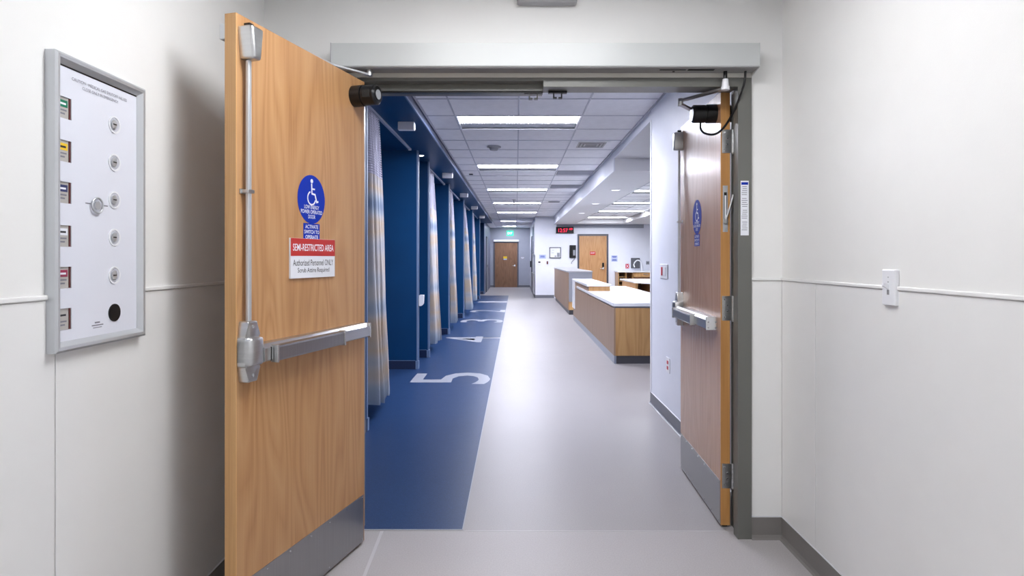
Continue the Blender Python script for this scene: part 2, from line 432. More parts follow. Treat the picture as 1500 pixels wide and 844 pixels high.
h = bmn(); box(h, -0.745, 0.12, 2.915, 2.935, 2.112, 2.118); box(h, 0.138, 1.03, 2.955, 2.965, 2.138, 2.15)
obj('gasket', h, 'black', df)
for cx_, yy in ((0.083, 2.93), (0.20, 2.93)):
    s_ = bmn(); zt = 2.118 if cx_ < 0.1 else 2.122
    box(s_, cx_ - 0.045, cx_ + 0.045, yy - 0.012, yy + 0.012, zt - 0.010, zt, bev=0.002)
    box(s_, cx_ - 0.022, cx_ - 0.016, yy - 0.01, yy + 0.01, zt - 0.03, zt - 0.008)
    box(s_, cx_ + 0.016, cx_ + 0.022, yy - 0.01, yy + 0.01, zt - 0.03, zt - 0.008)
    box(s_, cx_ - 0.022, cx_ - 0.004, yy - 0.01, yy + 0.01, zt - 0.035, zt - 0.029)
    box(s_, cx_ + 0.004, cx_ + 0.022, yy - 0.01, yy + 0.01, zt - 0.035, zt - 0.029)
    obj('latch_strike', s_, 'black', df, label='black rod latch strike under the header')
# label on jamb
lb = thing('instruction_sticker', 'tall narrow white sticker with blue heading on the grey door jamb', 'sticker', (1.071, 2.847, 1.553))
obj('backing', plate(bmn(), (0, 0, 0), FRONT, 0.038, 0.256, 0.0008), 'signwhite', lb)
obj('heading_band', plate(bmn(), (0, 0, 0.115), FRONT, 0.032, 0.012, 0.0004, 0.0008), 'signblue', lb, label='blue heading band')
b_ = bmn(); z = 0.1
for k in range(24):
    if k % 6 != 5: plate(b_, (random.uniform(-0.002, 0.001), 0, z - k * 0.0092), FRONT, random.uniform(0.020, 0.029), 0.0028, 0.0003, 0.0008)
obj('small_print', b_, 'greyink', lb, kind='stuff')

# corridor: right wall, left blue walls, far walls
cwr = B('wall_corridor_right', 'cwall', None, 1.228, 1.34, 2.998, 5.537, 0, ZC, label='cool white wall stub behind the right door leaf', cat='wall', **ST)
B('corner_guard', 'trimwhite', cwr, 1.222, 1.345, 5.505, 5.541, 0.1, 2.575, bev=0.002, label='white corner guard')
basebd('baseboard_corridor', ((1.228, 3.0), (1.228, 5.541), (-1, 0)), 'cbase', 'grey cove base along the wall stub behind the right door', 0.1)
B('wall_nurse_near', 'cwall', None, 1.34, 6.2, 5.3, 5.42, 0, ZC + 0.03, label='white wall closing the nurse station on the near side', cat='wall', **ST)
B('wall_nurse_right', 'cwall', None, 6.1, 6.22, 5.42, 20, 0, ZC + 0.03, label='white outer wall of the nurse station', cat='wall', **ST)
wn = B('wall_nurse_far', 'cwall', None, 0.63, 6.22, 20.0, 20.15, 0, ZC, label='white wall with clock and wooden door at the end of the nurse station', cat='wall', **ST)
ws = B('wall_side', 'cwall', None, 0.63, 0.75, 20.15, 27.3, 0, ZC, label='white side wall of the narrow far end of the corridor', cat='wall', **ST)
wfar = B('wall_far', 'greywall', None, -1.3, 0.75, 27.3, 27.42, 0, ZC, label='grey wall with exit door closing the corridor', cat='wall', **ST)
wsl = B('wall_far_left', 'greyblue', None, -1.3, -1.16, 22.35, 27.3, 0, ZC, label='grey blue wall past the last curtained bay', cat='wall', **ST)
basebd('baseboard_nurse', ((0.63, 20.0), (1.25, 20.0), (0, -1)), 'cbase', 'grey base at the foot of the clock wall')
basebd('baseboard_side', ((0.63, 20.0), (0.63, 27.3), (-1, 0)), 'cbase', 'grey base along the far side wall')
basebd('baseboard_far', ((-1.16, 27.3), (0.63, 27.3), (0, -1)), 'cbase', 'grey base under the exit door wall')

B('wall_bay_back', 'blue', None, -3.75, -3.6, 2.99, 22.35, 0, ZS, label='blue back wall of the curtained bays', cat='wall', **ST)
PART = [('wall_partition_1', 2.998, 4.65, -1.138), ('wall_partition_2', 7.20, 7.32, -1.165), ('wall_partition_3', 8.04, 8.16, -1.156), ('wall_partition_4', 10.48, 10.60, -1.154),
        ('wall_partition_5', 13.34, 13.46, -1.145), ('wall_partition_6', 16.1, 16.22, -1.15), ('wall_partition_7', 19.5, 19.62, -1.16), ('wall_partition_8', 22.15, 22.35, -1.16)]
ORD = ['before the first bay, by the door', 'at the far side of bay 5', 'at the near side of bay 4 past the niche', 'between bays 4 and 3', 'between bays 3 and 2', 'between bays 2 and 1', 'inside the last bay', 'closing the row of bays']
for i, (nm, y0, y1, xe) in enumerate(PART):
    w = B(nm, 'blue', None, -3.6 if i else -1.27, xe, y0, y1, 0, ZS, label='deep blue partition wall ' + ORD[i], cat='wall', **ST)
    g = bmn()
    yy = y1 if i == 0 else y0
    if i == 0:
        box(g, xe - 0.03, xe + 0.003, y1, y1 + 0.003, 0.1, ZS); box(g, xe, xe + 0.003, y1 - 0.03, y1, 0.1, ZS)
    else:
        box(g, xe - 0.014, xe + 0.003, y0 - 0.003, y0, 0.1, ZS); box(g, xe, xe + 0.003, y0, y0 + 0.022, 0.1, ZS)
    obj('corner_guard', g, 'guard', w, label='pale metal corner guard')
    c = bmn(); 
    if i == 0: box(c, xe - 0.03, xe + 0.012, y1 - 0.035, y1 + 0.012, 0, 0.1, bev=0.004)
    else: box(c, xe - 0.028, xe + 0.012, y0 - 0.010, y0 + 0.05, 0, 0.1, bev=0.004)
    obj('base_corner', c, 'guard', w)
    if i:
        B('base_strip', 'bluebase', w, -3.6, xe - 0.028, y0 - 0.006, y0, 0, 0.1)
        B('cap_strip', 'guard', w, -3.6, xe - 0.028, y0 - 0.008, y0, 0.1, 0.106)
    else:
        B('base_strip', 'bluebase', w, xe, xe + 0.006, 2.998, 4.6, 0, 0.1)
# soffit over the bays
sf = B('ceiling_soffit', 'blue', None, -3.75, -0.885, 2.998, 22.35, ZS, ZC + 0.06, label='deep blue soffit running above the curtained bays', cat='ceiling', **ST)
B('edge_trim', 'guard', sf, -0.885, -0.872, 2.998, 22.36, ZS, ZS + 0.02, label='pale metal edge trim')
B('edge_trim', 'greyblue', sf, -0.885, -0.878, 2.998, 22.35, ZS + 0.02, ZC)
B('ceiling_light_block', 'gyp', None, -3.75, 6.22, 2.985, 27.42, 2.80, 2.9, label='unseen slab added above the corridor tiles to block world light', cat='ceiling', **ST)  # unseen slab added over the tiles to keep world light out

# ceilings: corridor tiles
ce = thing('ceiling', 'suspended tile ceiling above the ward corridor', 'ceiling', (0, 0, ZC), kind='structure')
COLS = [(-0.872, -0.586), (-0.586, 0.024), (0.024, 0.634), (0.634, 1.245)]
ROW0 = 5.81; PITCH = 0.6096
rows = [(ROW0 + PITCH * k, k) for k in range(-5, 36)]
LIGHTROWS = {0, 5, 10, 15, 20}
tile_mesh = {}
bars = bmn()
for (y, k) in rows:
    y0 = max(y, 3.0); y1 = min(y + PITCH, 27.3)
    if y1 - y0 < 0.1: continue
    for ci, (x0, x1) in enumerate(COLS):
        if ci in (1, 2) and k in LIGHTROWS: continue
        if ci == 3 and y1 > 20.0 and y0 < 27: 
            continue
        if ci == 1 and k in (27, 33): continue
        if ci == 3 and k in (2,): pass
        key = (ci, round(y1 - y0, 3))
        if key not in tile_mesh:
            bm = box(bmn(), 0.004, x1 - x0 - 0.004, 0.004, y1 - y0 - 0.004, 0.004, 0.02, bev=0.0015, seg=1)
            o = obj('ceiling_tile', bm, 'tile', ce); tile_mesh[key] = o.data
        else:
            o = bpy.data.objects.new('ceiling_tile', tile_mesh[key]); S.collection.objects.link(o); o.parent = ce
        o.location = (x0, y0, 0)
    for (x0, x1) in COLS:
        if x1 > 1 and y0 > 20: continue
        box(bars, x0, x1, y0 - 0.006, y0 + 0.006, -0.001, 0.006)
seg = sorted(LIGHTROWS)
for x in (-0.586, 0.634): box(bars, x - 0.007, x + 0.007, 3.0, 27.3, -0.0015, 0.006)
yy = 3.0
for k in seg:
    box(bars, 0.017, 0.031, yy, ROW0 + PITCH * k, -0.0015, 0.006); yy = ROW0 + PITCH * (k + 1)
box(bars, 0.017, 0.031, yy, 27.3, -0.0015, 0.006)
box(bars, -0.872, -0.85, 3.0, 27.3, -0.001, 0.006); box(bars, 1.22, 1.245, 3.0, 20.0, -0.012, 0.006)
obj('ceiling_grid', bars, 'bars', ce, kind='stuff')
B('edge_panel', 'tile', ce, -1.16, -0.872, 22.36, 27.3, 0.0, 0.02)

# troffers
def troffer(loc, lens, name_label, group, w=1.219, d=0.6096):
    t = thing('ceiling_light', name_label, 'ceiling light', loc, group=group)
    f = bmn(); fw = 0.02; dp = 0.010
    lip = bmn(); box(lip, 0, w, 0, fw, -0.003, 0.0); box(lip, 0, w, d - fw, d, -0.003, 0.0); box(lip, 0, fw, fw, d - fw, -0.003, 0.0); box(lip, w - fw, w, fw, d - fw, -0.003, 0.0)
    obj('lip', lip, 'trimwhite', t)
    box(f, 0, w, 0, fw, 0.0, 0.01); box(f, 0, w, d - fw, d, 0.0, 0.01)
    box(f, 0, fw, fw, d - fw, 0.0, 0.01); box(f, w - fw, w, fw, d - fw, 0.0, 0.01)
    box(f, 0, w, 0, 0.004, 0.01, dp + 0.01); box(f, 0, w, d - 0.004, d, 0.01, dp + 0.01)
    box(f, 0, 0.004, 0, d, 0.01, dp + 0.01); box(f, w - 0.004, w, 0, d, 0.01, dp + 0.01)
    obj('housing', f, 'deco', t)
    rf = bmn(); box(rf, 0.004, w - 0.004, 0.004, d - 0.004, dp + 0.004, dp + 0.008)
    obj('reflector', rf, 'reflector', t, label='grey reflector tray')
    l = bmn(); box(l, 0.03, w - 0.03, 0.03, 0.36, dp, dp + 0.004)
    obj('lens', l, lens, t, label='bright lens')
    return t
where = ['nearest the doors', 'second from the doors', 'third from the doors', 'fourth from the doors', 'fifth and last of the full width row']
for i, k in enumerate(sorted(LIGHTROWS)):
    troffer((-0.586, ROW0 + PITCH * k, ZC), 'lens', 'wide recessed corridor ceiling light, ' + where[i], 'recessed lights along the corridor ceiling')
troffer((-0.586, ROW0 + PITCH * 27, ZC), 'lens', 'small square ceiling light before the exit sign', 'square lights near the exit', w=0.61)
troffer((-0.586, ROW0 + PITCH * 33, ZC), 'lens', 'small square ceiling light closest to the exit wall', 'square lights near the exit', w=0.61)
for i, yy in enumerate((1.58, -1.6)):
    troffer((-0.58, yy, ZC - 0.075), 'llens' if i == 0 else 'rlens', ['recessed lobby light just before the double doors', 'recessed lobby light behind the viewer'][i], 'lobby ceiling lights')

# nurse station ceiling
B('ceiling_entry', 'gyp', None, 1.26, 6.1, 5.42, 7.74, 2.59, 2.8, label='flat white ceiling at the mouth of the nurse station', cat='ceiling', **ST)
bmf = bmn()
box(bmf, 1.245, 1.26, 5.541, 20.0, 2.59, 2.8); box(bmf, 1.245, 1.26, 7.74, 20.0, 2.427, 2.59)
obj('ceiling_fascia', bmf, 'cwall', None, label='white face of the bulkhead beside the corridor ceiling', cat='ceiling', **ST)
ZN = 2.55
bmf = bmn(); box(bmf, 1.26, 1.94, 7.74, 20.0, 2.427, 2.8); box(bmf, 1.94, 6.1, 7.74, 8.5, 2.427, 2.8)
box(bmf, 1.94, 6.1, 19.4, 20.0, 2.427, 2.8); box(bmf, 3.43, 6.1, 8.5, 19.4, 2.427, 2.8)
obj('ceiling_bulkhead', bmf, 'gyp', None, label='lowered white bulkhead around the nurse station ceiling', cat='ceiling', **ST)
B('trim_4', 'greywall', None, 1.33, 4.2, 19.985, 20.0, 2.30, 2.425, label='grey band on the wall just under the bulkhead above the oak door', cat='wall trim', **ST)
cn = B('ceiling_nurse', 'tile', None, 1.94, 3.43, 8.5, 19.4, ZN + 0.08, ZN + 0.1, label='tile ceiling above the nurse station desks', cat='ceiling', **ST)
g = bmn()
ny = [8.55 + 0.6096 * k for k in range(18)]
for y in ny: box(g, 1.94, 3.43, y - 0.008, y + 0.008, ZN - 0.001, ZN + 0.004)
box(g, 2.162, 2.178, 8.5, 19.4, ZN - 0.001, ZN + 0.004); box(g, 3.382, 3.398, 8.5, 19.4, ZN - 0.001, ZN + 0.004)
LN = {4: 'nearest the corridor mouth', 8: 'second from the corridor mouth', 12: 'third from the corridor mouth', 16: 'closest to the oak door wall'}
for k, y in enumerate(ny):
    if k in LN: continue
    box(g, 2.772, 2.788, y, min(y + 0.6096, 19.4), ZN - 0.001, ZN + 0.004)
obj('ceiling_grid', g, 'bars', cn, kind='stuff')
for k, y in enumerate(ny):
    y1 = min(y + 0.6096, 19.4)
    if y1 - y < 0.1: continue
    for ci, (x0, x1) in enumerate(((1.94, 2.17), (2.17, 2.78), (2.78, 3.39), (3.39, 3.43))):
        if (ci in (1, 2) and k in LN) or ci == 3: continue
        B('ceiling_tile', 'tile', cn, x0 + 0.004, x1 - 0.004, y + 0.004, y1 - 0.004, ZN + 0.004, ZN + 0.02)
for k in LN: troffer((2.17, ny[k], ZN), 'nlens', 'wide recessed light over the nurse station, ' + LN[k], 'nurse station ceiling lights')
for i, (x, y) in enumerate(((1.62, 9.9), (1.62, 12.4), (1.62, 15.0))):
    t = thing('downlight', 'small round downlight in the nurse station bulkhead, ' + ['closest to the corridor mouth', 'middle of three', 'farthest of three'][i], 'ceiling light', (x, y, 2.427), group='bulkhead downlights')
    r_ = bmn(); disc(r_, (0, 0, 0), (X_, -Y_), 0.09, 0.09, 0.004); obj('trim_ring', r_, 'white', t)
    r_ = bmn(); disc(r_, (0, 0, 0), (X_, -Y_), 0.065, 0.065, 0.001, 0.004); obj('lens', r_, 'dlens', t)

# doors in the far walls ------------------------------------------------------
def flush_door(nm, x0, x1, y, top, mat, frame, label, handle_right=True):
    t = thing(nm, label, 'door', ((x0 + x1) / 2, y, 0), kind='structure')
    hw = (x1 - x0) / 2; fw = 0.055
    f = bmn(); box(f, -hw, -hw + fw, -0.03, 0.0, 0, top); box(f, hw - fw, hw, -0.03, 0.0, 0, top); box(f, -hw, hw, -0.031, 0.0, top - fw, top)
    obj('frame', f, frame, t)
    B('door_leaf', mat, t, -hw + fw + 0.004, hw - fw - 0.004, -0.022, 0.0, 0.01, top - fw - 0.004)
    s = 1 if handle_right else -1
    hb = bmn(); box(hb, s * (hw - 0.17) - 0.03, s * (hw - 0.17) + 0.03, -0.035, -0.022, 0.94, 1.02, bev=0.004)
    cyl(hb, (s * (hw - 0.17), -0.035, 0.97), (s * (hw - 0.17), -0.075, 0.97), 0.012)
    box(hb, s * (hw - 0.17) - s * 0.11 if s > 0 else s * (hw - 0.17), s * (hw - 0.17) if s > 0 else s * (hw - 0.17) + 0.11, -0.085, -0.068, 0.96, 0.98, bev=0.003)
    obj('handle', hb, 'chrome', t)
    return t
d3 = flush_door('door_3', 2.02, 3.035, 20.0, 2.105, 'oak', 'dframe', 'light oak door in a dark frame beyond the nurse station desk')
obj('card_reader', box(bmn(), 0.30, 0.365, -0.045, -0.022, 1.02, 1.16, bev=0.006), 'black', d3)
sg = thing('door_sign', 'small red sign with white lettering on the oak door past the desks', 'sign', (2.52, 19.977, 1.475))
obj('backing', plate(bmn(), (0, 0, 0), FRONT, 0.18, 0.115, 0.004), 'signred', sg)
lettering('lettering', 'STAFF', (0, -0.004, 0.006), FRONT, 0.13, 0.042, 'white_ink', sg)
d4 = flush_door('door_4', -1.01, 0.11, 27.3, 2.05, 'oakdark', 'dframe', 'brown exit door at the very end of the corridor')
obj('door_closer', box(bmn(), -0.56, 0.58, -0.13, -0.032, 2.05, 2.14, bev=0.01), 'trimwhite', d4, label='white door operator above the exit door')
sg = thing('warning_sign', 'yellow and blue notice on the brown exit door', 'sign', (-0.49, 27.277, 1.32))
obj('backing', plate(bmn(), (0, 0, 0.02), FRONT, 0.17, 0.10, 0.004), 'yellow', sg)
obj('lower_band', plate(bmn(), (0, 0, -0.06), FRONT, 0.15, 0.05, 0.004), 'bluelabel', sg)
ex = thing('exit_sign', 'green lit exit sign above the brown door', 'sign', (-0.27, 27.29, 2.43))
obj('sign_body', box(bmn(), -0.15, 0.15, -0.04, 0.0, -0.11, 0.11, bev=0.006), 'exit', ex)
lettering('lettering', 'EXIT', (0, -0.041, 0), FRONT, 0.22, 0.11, 'exit_ink', ex)
rs = thing('room_sign', 'small grey room sign right of the brown exit door', 'sign', (0.29, 27.3, 1.32))
obj('backing', plate(bmn(), (0, 0, 0), FRONT, 0.2, 0.12, 0.006), 'greyplastic', rs)
obj('text_lines', plate(plate(bmn(), (0, 0, 0.02), FRONT, 0.14, 0.02, 0.001, 0.006), (0, 0, -0.02), FRONT, 0.1, 0.015, 0.001, 0.006), 'white_ink', rs)

# side wall built-ins between clock wall and exit wall
d5 = thing('door_5', 'dark framed side door just before the exit wall', 'door', (0.63, 24.4, 0), kind='structure')
f = bmn(); box(f, -0.03, 0, -1.0, -0.94, 0, 2.1); box(f, -0.03, 0, 0.0, 0.06, 0, 2.1); box(f, -0.03, 0, -1.0, 0.06, 2.1, 2.16)
obj('frame', f, 'dframe', d5); B('door_leaf', 'greyblue', d5, -0.018, 0, -0.94, 0.0, 0.01, 2.1)
obj('handle', box(bmn(), -0.07, -0.018, -0.13, -0.1, 0.95, 1.2, bev=0.004), 'black', d5)
wc = thing('wall_cabinet', 'tall glass fronted wall cabinet on the side wall beyond the clock wall corner', 'cabinet', (0.63, 21.2, 0))
obj('body', box(bmn(), -0.03, 0, -1.1, 1.1, 1.42, 2.5, bev=0.003), 'trimwhite', wc)
obj('glass_pane', box(bmn(), -0.036, -0.03, -1.05, 1.05, 1.47, 2.45), 'glass', wc)
lc = thing('lower_cabinet', 'low grey cabinet on the side wall below the glass fronted one', 'cabinet', (0.63, 21.2, 0))
obj('body', box(bmn(), -0.06, -0.024, -1.1, 1.1, 0.12, 0.8, bev=0.003), 'greyplastic', lc)

d6 = thing('door_6', 'grey door in the blue grey wall past the last bay', 'door', (-1.16, 23.5, 0), kind='structure')
f = bmn(); box(f, 0, 0.03, -0.05, 0, 0, 2.1); box(f, 0, 0.03, 1.0, 1.05, 0, 2.1); box(f, 0, 0.03, -0.05, 1.05, 2.1, 2.15)
obj('frame', f, 'dframe', d6); B('door_leaf', 'greywall', d6, 0, 0.02, 0.0, 1.0, 0.01, 2.1)
obj('handle', box(bmn(), 0.02, 0.06, 0.08, 0.12, 0.95, 1.05, bev=0.004), 'chrome', d6)

# ================================================================== DOOR LEAVES
def leaf(nm, label, loc, rz, veneer, face_signs_z):
    t = thing(nm, label, 'door', loc, rz, kind='structure')
    Wd = 0.828; top = 2.134
    B('door_core', veneer, t, 0.0, Wd - 0.004, -0.0445, 0, 0.012, top, label='oak veneered slab')
    B('lock_edge', 'oakedge', t, Wd - 0.004, Wd, -0.0445, 0.0, 0.012, top, label='pale oak edge band')
    B('hinge_edge', 'oakedge2', t, -0.003, 0.0, -0.0445, 0.0, 0.012, top)
    B('door_sweep', 'black', t, 0.01, Wd - 0.01, -0.035, -0.010, 0.002, 0.012)
    k = B('kick_plate', 'kick', t, 0.006, Wd - 0.006, 0.0, 0.0015, 0.014, 0.226, label='brushed steel kick plate')
    s_ = bmn()
    for i in range(7):
        for z in (0.026, 0.214): cyl(s_, (0.02 + i * 0.131, 0.0012, z), (0.02 + i * 0.131, 0.0032, z), 0.004, 10)
    obj('screw', s_, 'chrome', k, kind='stuff')
    # exit device
    ed = bmn()
    out = [(0.765, 0.902), (0.814, 0.902), (0.820, 0.952), (0.824, 0.957), (0.824, 1.053), (0.820, 1.058), (0.814, 1.107), (0.765, 1.107), (0.759, 1.058), (0.755, 1.053), (0.755, 0.957), (0.759, 0.952)]
    prism(ed, out, lambda a, b, d: Vector((a, d, b)), 0, 0.036, 0.006)
    prism(ed, [(0.755, 0.957), (0.824, 0.957), (0.824, 1.053), (0.755, 1.053)], lambda a, b, d: Vector((a, d, b)), 0, 0.056, 0.012)
    e = obj('exit_device', ed, 'steel', t, smooth=30, label='satin steel latch case')
    s2 = bmn()
    for z in (0.925, 1.088): cyl(s2, (0.79, 0.034, z), (0.79, 0.0375, z), 0.006, 12)
    obj('screw', s2, 'greyplastic', e)
    pr = bmn(); prism(pr, [(0, 0.962), (0.046, 0.962), (0.058, 0.968), (0.058, 1.010), (0.040, 1.024), (0, 1.024)], lambda a, b, d: Vector((d, a, b)), 0.045, 0.757)
    r_ = obj('push_rail', pr, 'steel', t, label='long horizontal panic bar rail')
    pd = bmn(); prism(pd, [(0.050, 0.960), (0.073, 0.962), (0.076, 0.968), (0.076, 1.008), (0.073, 1.014), (0.05, 1.016)], lambda a, b, d: Vector((d, a, b)), 0.285, 0.712)
    obj('push_pad', pd, 'kick', r_, label='darker steel push pad')
    for x0, x1 in ((0.708, 0.718), (0.279, 0.289)):
        obj('pad_end', box(bmn(), x0, x1, 0.05, 0.079, 0.957, 1.019, bev=0.002), 'steel', r_)
    obj('end_cap', box(bmn(), 0.040, 0.046, 0.0, 0.060, 0.960, 1.026, bev=0.0015), 'chrome', r_)
    obj('gap_strip', box(bmn(), 0.722, 0.727, 0.01, 0.0585, 0.966, 1.012), 'black', r_)
    s3 = bmn()
    for y in (0.012, 0.048):
        for z in (0.972, 1.0): cyl(s3, (0.0385, y, z), (0.041, y, z), 0.004, 8)
    obj('end_screw', s3, 'greyplastic', r_)
    rd = bmn(); box(rd, 0.782, 0.799, 0.012, 0.026, 1.1, 1.985, bev=0.004)
    obj('latch_rod', rd, 'alu', t, label='long vertical latch rod')
    g_ = bmn(); box(g_, 0.775, 0.806, 0.0, 0.031, 1.537, 1.549, bev=0.002); box(g_, 0.768, 0.813, 0.0, 0.004, 1.535, 1.551)
    obj('rod_guide', g_, 'steel', t)
    tc_ = bmn(); prism(tc_, [(0.768, 1.985), (0.808, 1.985), (0.820, 2.095), (0.756, 2.095)], lambda a, b, d: Vector((a, d, b)), 0.0, 0.055, 0.010)
    obj('top_latch_case', tc_, 'steel', t, smooth=30, label='tapered steel top latch case')
    obj('latch_bolt', box(bmn(), 0.778, 0.80, 0.008, 0.03, 2.09, 2.108), 'black', t)
    # cylindrical door position sensor through the leaf
    c_ = bmn(); cyl(c_, (0.085, 0.0, 2.045), (0.085, 0.05, 2.045), 0.047, 32); cyl(c_, (0.085, 0.054, 2.045), (0.085, 0.112, 2.045), 0.045, 32)
    cyl(c_, (0.085, 0.05, 2.045), (0.085, 0.054, 2.045), 0.041, 32); cyl(c_, (0.085, 0.112, 2.045), (0.085, 0.120, 2.045), 0.045, 32, 0.036)
    s = obj('sensor_body', c_, 'black', t, smooth=40, label='round black sensor housing near the hinge top')
    obj('sensor_window', box(bmn(), 0.115, 0.1315, 0.065, 0.10, 2.025, 2.06, bev=0.002), 'darkhole', s)
    c_ = bmn(); cyl(c_, (0.085, -0.0445, 2.045), (0.085, -0.085, 2.045), 0.042, 32); obj('sensor_back', c_, 'black', t, smooth=40)
    c_ = bmn(); cyl(c_, (0.085, 0.1201, 2.045), (0.085, 0.122, 2.045), 0.022, 24); obj('sensor_face', c_, 'alu', s)
    # hinges
    for z0, z1 in ((0.193, 0.313), (1.013, 1.133), (1.832, 1.947)):
        h_ = bmn(); box(h_, -0.0045, -0.0031, -0.060, -0.006, z0, z1)
        for q in range(5):
            a = z0 + (z1 - z0) * q / 5; cyl(h_, (-0.004, -0.060, a + 0.001), (-0.004, -0.060, a + (z1 - z0) / 5 - 0.001), 0.0075, 12)
        cyl(h_, (-0.004, -0.060, z0 - 0.006), (-0.004, -0.060, z0), 0.005, 10, 0.0075)
        hh = obj('hinge', h_, 'steel', t, smooth=40, label='steel butt hinge')
        s4 = bmn()
        for q, (yy_, zz) in enumerate(((-0.018, 0.14), (-0.032, 0.38), (-0.032, 0.62), (-0.018, 0.86))): cyl(s4, (-0.0045, yy_, z0 + (z1 - z0) * zz), (-0.0055, yy_, z0 + (z1 - z0) * zz), 0.004, 10)
        obj('screw', s4, 'chrome', hh)
    return t

def isa_sticker(parent, cx_, cz):
    """round blue accessibility sticker and its small companion, on the push face"""
    c = (cx_, 0.0, cz)
    st = obj('blue_round_sticker', disc(bmn(), c, LEAF, 0.091, 0.097, 0.0012), 'signblue', parent, label='round blue sticker with wheelchair symbol')
    s = bmn(); up = 0.025
    disc(s, (cx_, 0, cz + up + 0.048), LEAF, 0.0085, 0.0085, 0.0004, 0.0012, seg=16)
    stroke(s, [(-0.001, up + 0.036), (0.001, up - 0.002), (0.022, up - 0.004), (0.033, up - 0.034), (0.042, up - 0.031)], 0.007, c, LEAF, 0.0004, 0.0012)
    stroke(s, [(0.0, up + 0.017), (0.019, up + 0.017)], 0.006, c, LEAF, 0.0004, 0.0012)
    arc = [(-0.001 + 0.026 * math.cos(math.radians(a)), up - 0.020 + 0.026 * math.sin(math.radians(a))) for a in range(115, 345, 15)]
    stroke(s, arc, 0.006, c, LEAF, 0.0004, 0.0012)
    obj('wheelchair_symbol', s, 'white_ink', st)
    lettering('lettering', 'LOW ENERGY', (cx_, 0.0012, cz - 0.031), LEAF, 0.098, 0.015, 'white_ink', st, 0.0005, 0.006)
    lettering('lettering', 'POWER OPERATED', (cx_, 0.0012, cz - 0.050), LEAF, 0.142, 0.015, 'white_ink', st, 0.0005, 0.006)
    lettering('lettering', 'DOOR', (cx_, 0.0012, cz - 0.069), LEAF, 0.046, 0.015, 'white_ink', st, 0.0005, 0.006)
    s5 = obj('blue_square_sticker', plate(bmn(), (cx_, 0, cz - 0.129), LEAF, 0.108, 0.066, 0.0012), 'signblue', parent, label='small blue sticker asking to activate the switch')
    for q, (tx_, w_) in enumerate((('ACTIVATE', 0.086), ('SWITCH TO', 0.098), ('OPERATE', 0.084))):
        lettering('lettering', tx_, (cx_, 0.0012, cz - 0.109 - q * 0.0205), LEAF, w_, 0.0145, 'white_ink', s5, 0.0005, 0.006)

# left leaf, swung towards the camera
AL = math.atan2(-0.9625, -0.2715)
d1 = leaf('door_1', 'open oak door leaf with the red restricted area sign, swung towards the viewer', (-0.7045, 2.812, 0), AL, 'oak', 1.55)
isa_sticker(d1, 0.407, 1.552)
rs_ = obj('restricted_area_sign', box(bmn(), 0.253, 0.550, 0.0, 0.008, 1.241, 1.395, bev=0.001), 'signwhite', d1, label='white and red semi restricted area sign')
obj('red_band', box(bmn(), 0.2535, 0.5495, 0.008, 0.0086, 1.327, 1.3945), 'signred', rs_)
lettering('lettering', 'SEMI-RESTRICTED AREA', (0.4015, 0.0086, 1.360), LEAF, 0.272, 0.027, 'white_ink', rs_, 0.0005, 0.008)
lettering('lettering', 'Authorized Personnel ONLY', (0.4015, 0.008, 1.301), LEAF, 0.268, 0.024, 'ink', rs_, 0.0005, 0.001)
lettering('lettering', 'Scrub Attire Required', (0.4015, 0.008, 1.269), LEAF, 0.212, 0.024, 'ink', rs_, 0.0005, 0.001)
trk = bmn(); box(trk, 0.10, 0.80, -0.092, -0.0445, 2.062, 2.118, bev=0.004)
obj('slide_track', trk, 'alu', d1, label='grey slide track box on the back of the leaf')
# right leaf, swung away from the camera
AR = math.atan2(0.999, 0.035)
d2 = leaf('door_2', 'open oak door leaf swung away from the viewer against the corridor wall', (1.001, 2.975, 0), AR, 'oaksheen', 1.55)
isa_sticker(d2, 0.437, 1.548)
pt = bmn(); box(pt, -0.0046, -0.003, -0.034, -0.010, 1.446, 1.673)
p_ = obj('power_transfer', pt, 'alu', d2, label='aluminium power transfer plate on the hinge edge')
obj('slot', box(bmn(), -0.0052, -0.0046, -0.029, -0.015, 1.485, 1.640), 'darkhole', p_)
a_ = bmn(); tube(a_, [(-0.007, -0.022, 1.50), (-0.012, -0.040, 1.56), (-0.012, -0.058, 1.628)], 0.005)
cyl(a_, (-0.0052, -0.022, 1.498), (-0.012, -0.022, 1.498), 0.012, 16)
obj('transfer_arm', a_, 'steel', p_, smooth=40)
obj('inner_arm', box(bmn(), -0.0062, -0.0052, -0.026, -0.018, 1.50, 1.625), 'white', p_)

# ================================================================== OPERATOR ABOVE THE DOORS
op = thing('door_operator', 'long light grey automatic door operator above the double doors', 'door operator', (0.13, 2.847, 2.188))
x0, x1 = -0.842 - 0.13, 1.106 - 0.13
pf = [(0.013, 0.106), (-0.092, 0.106), (-0.092, 0.004), (-0.089, 0.0), (-0.084, 0.0), (-0.084, 0.004), (0.013, 0.004)]
o_ = bmn(); prism(o_, pf, lambda a, b, d: Vector((d, a, b)), x0 + 0.004, x1 - 0.004)
obj('cover', o_, 'housing', op, label='light grey cover')
for xa, xb in ((x0, x0 + 0.004), (x1 - 0.004, x1)):
    e_ = bmn(); prism(e_, [(0.013, -0.02), (0.013, 0.107), (-0.093, 0.107), (-0.093, -0.001), (-0.08, -0.004)], lambda a, b, d: Vector((d, a, b)), xa, xb)
    obj('end_plate', e_, 'greyplastic' if xa < 0 else 'housing', op)
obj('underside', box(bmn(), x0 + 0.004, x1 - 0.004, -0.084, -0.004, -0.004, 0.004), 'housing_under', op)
bp_ = bmn(); box(bp_, x0 + 0.01, x1 - 0.005, -0.006, 0.0, -0.024, 0.004)
obj('back_plate', bp_, 'cream', op, label='cream back plate')
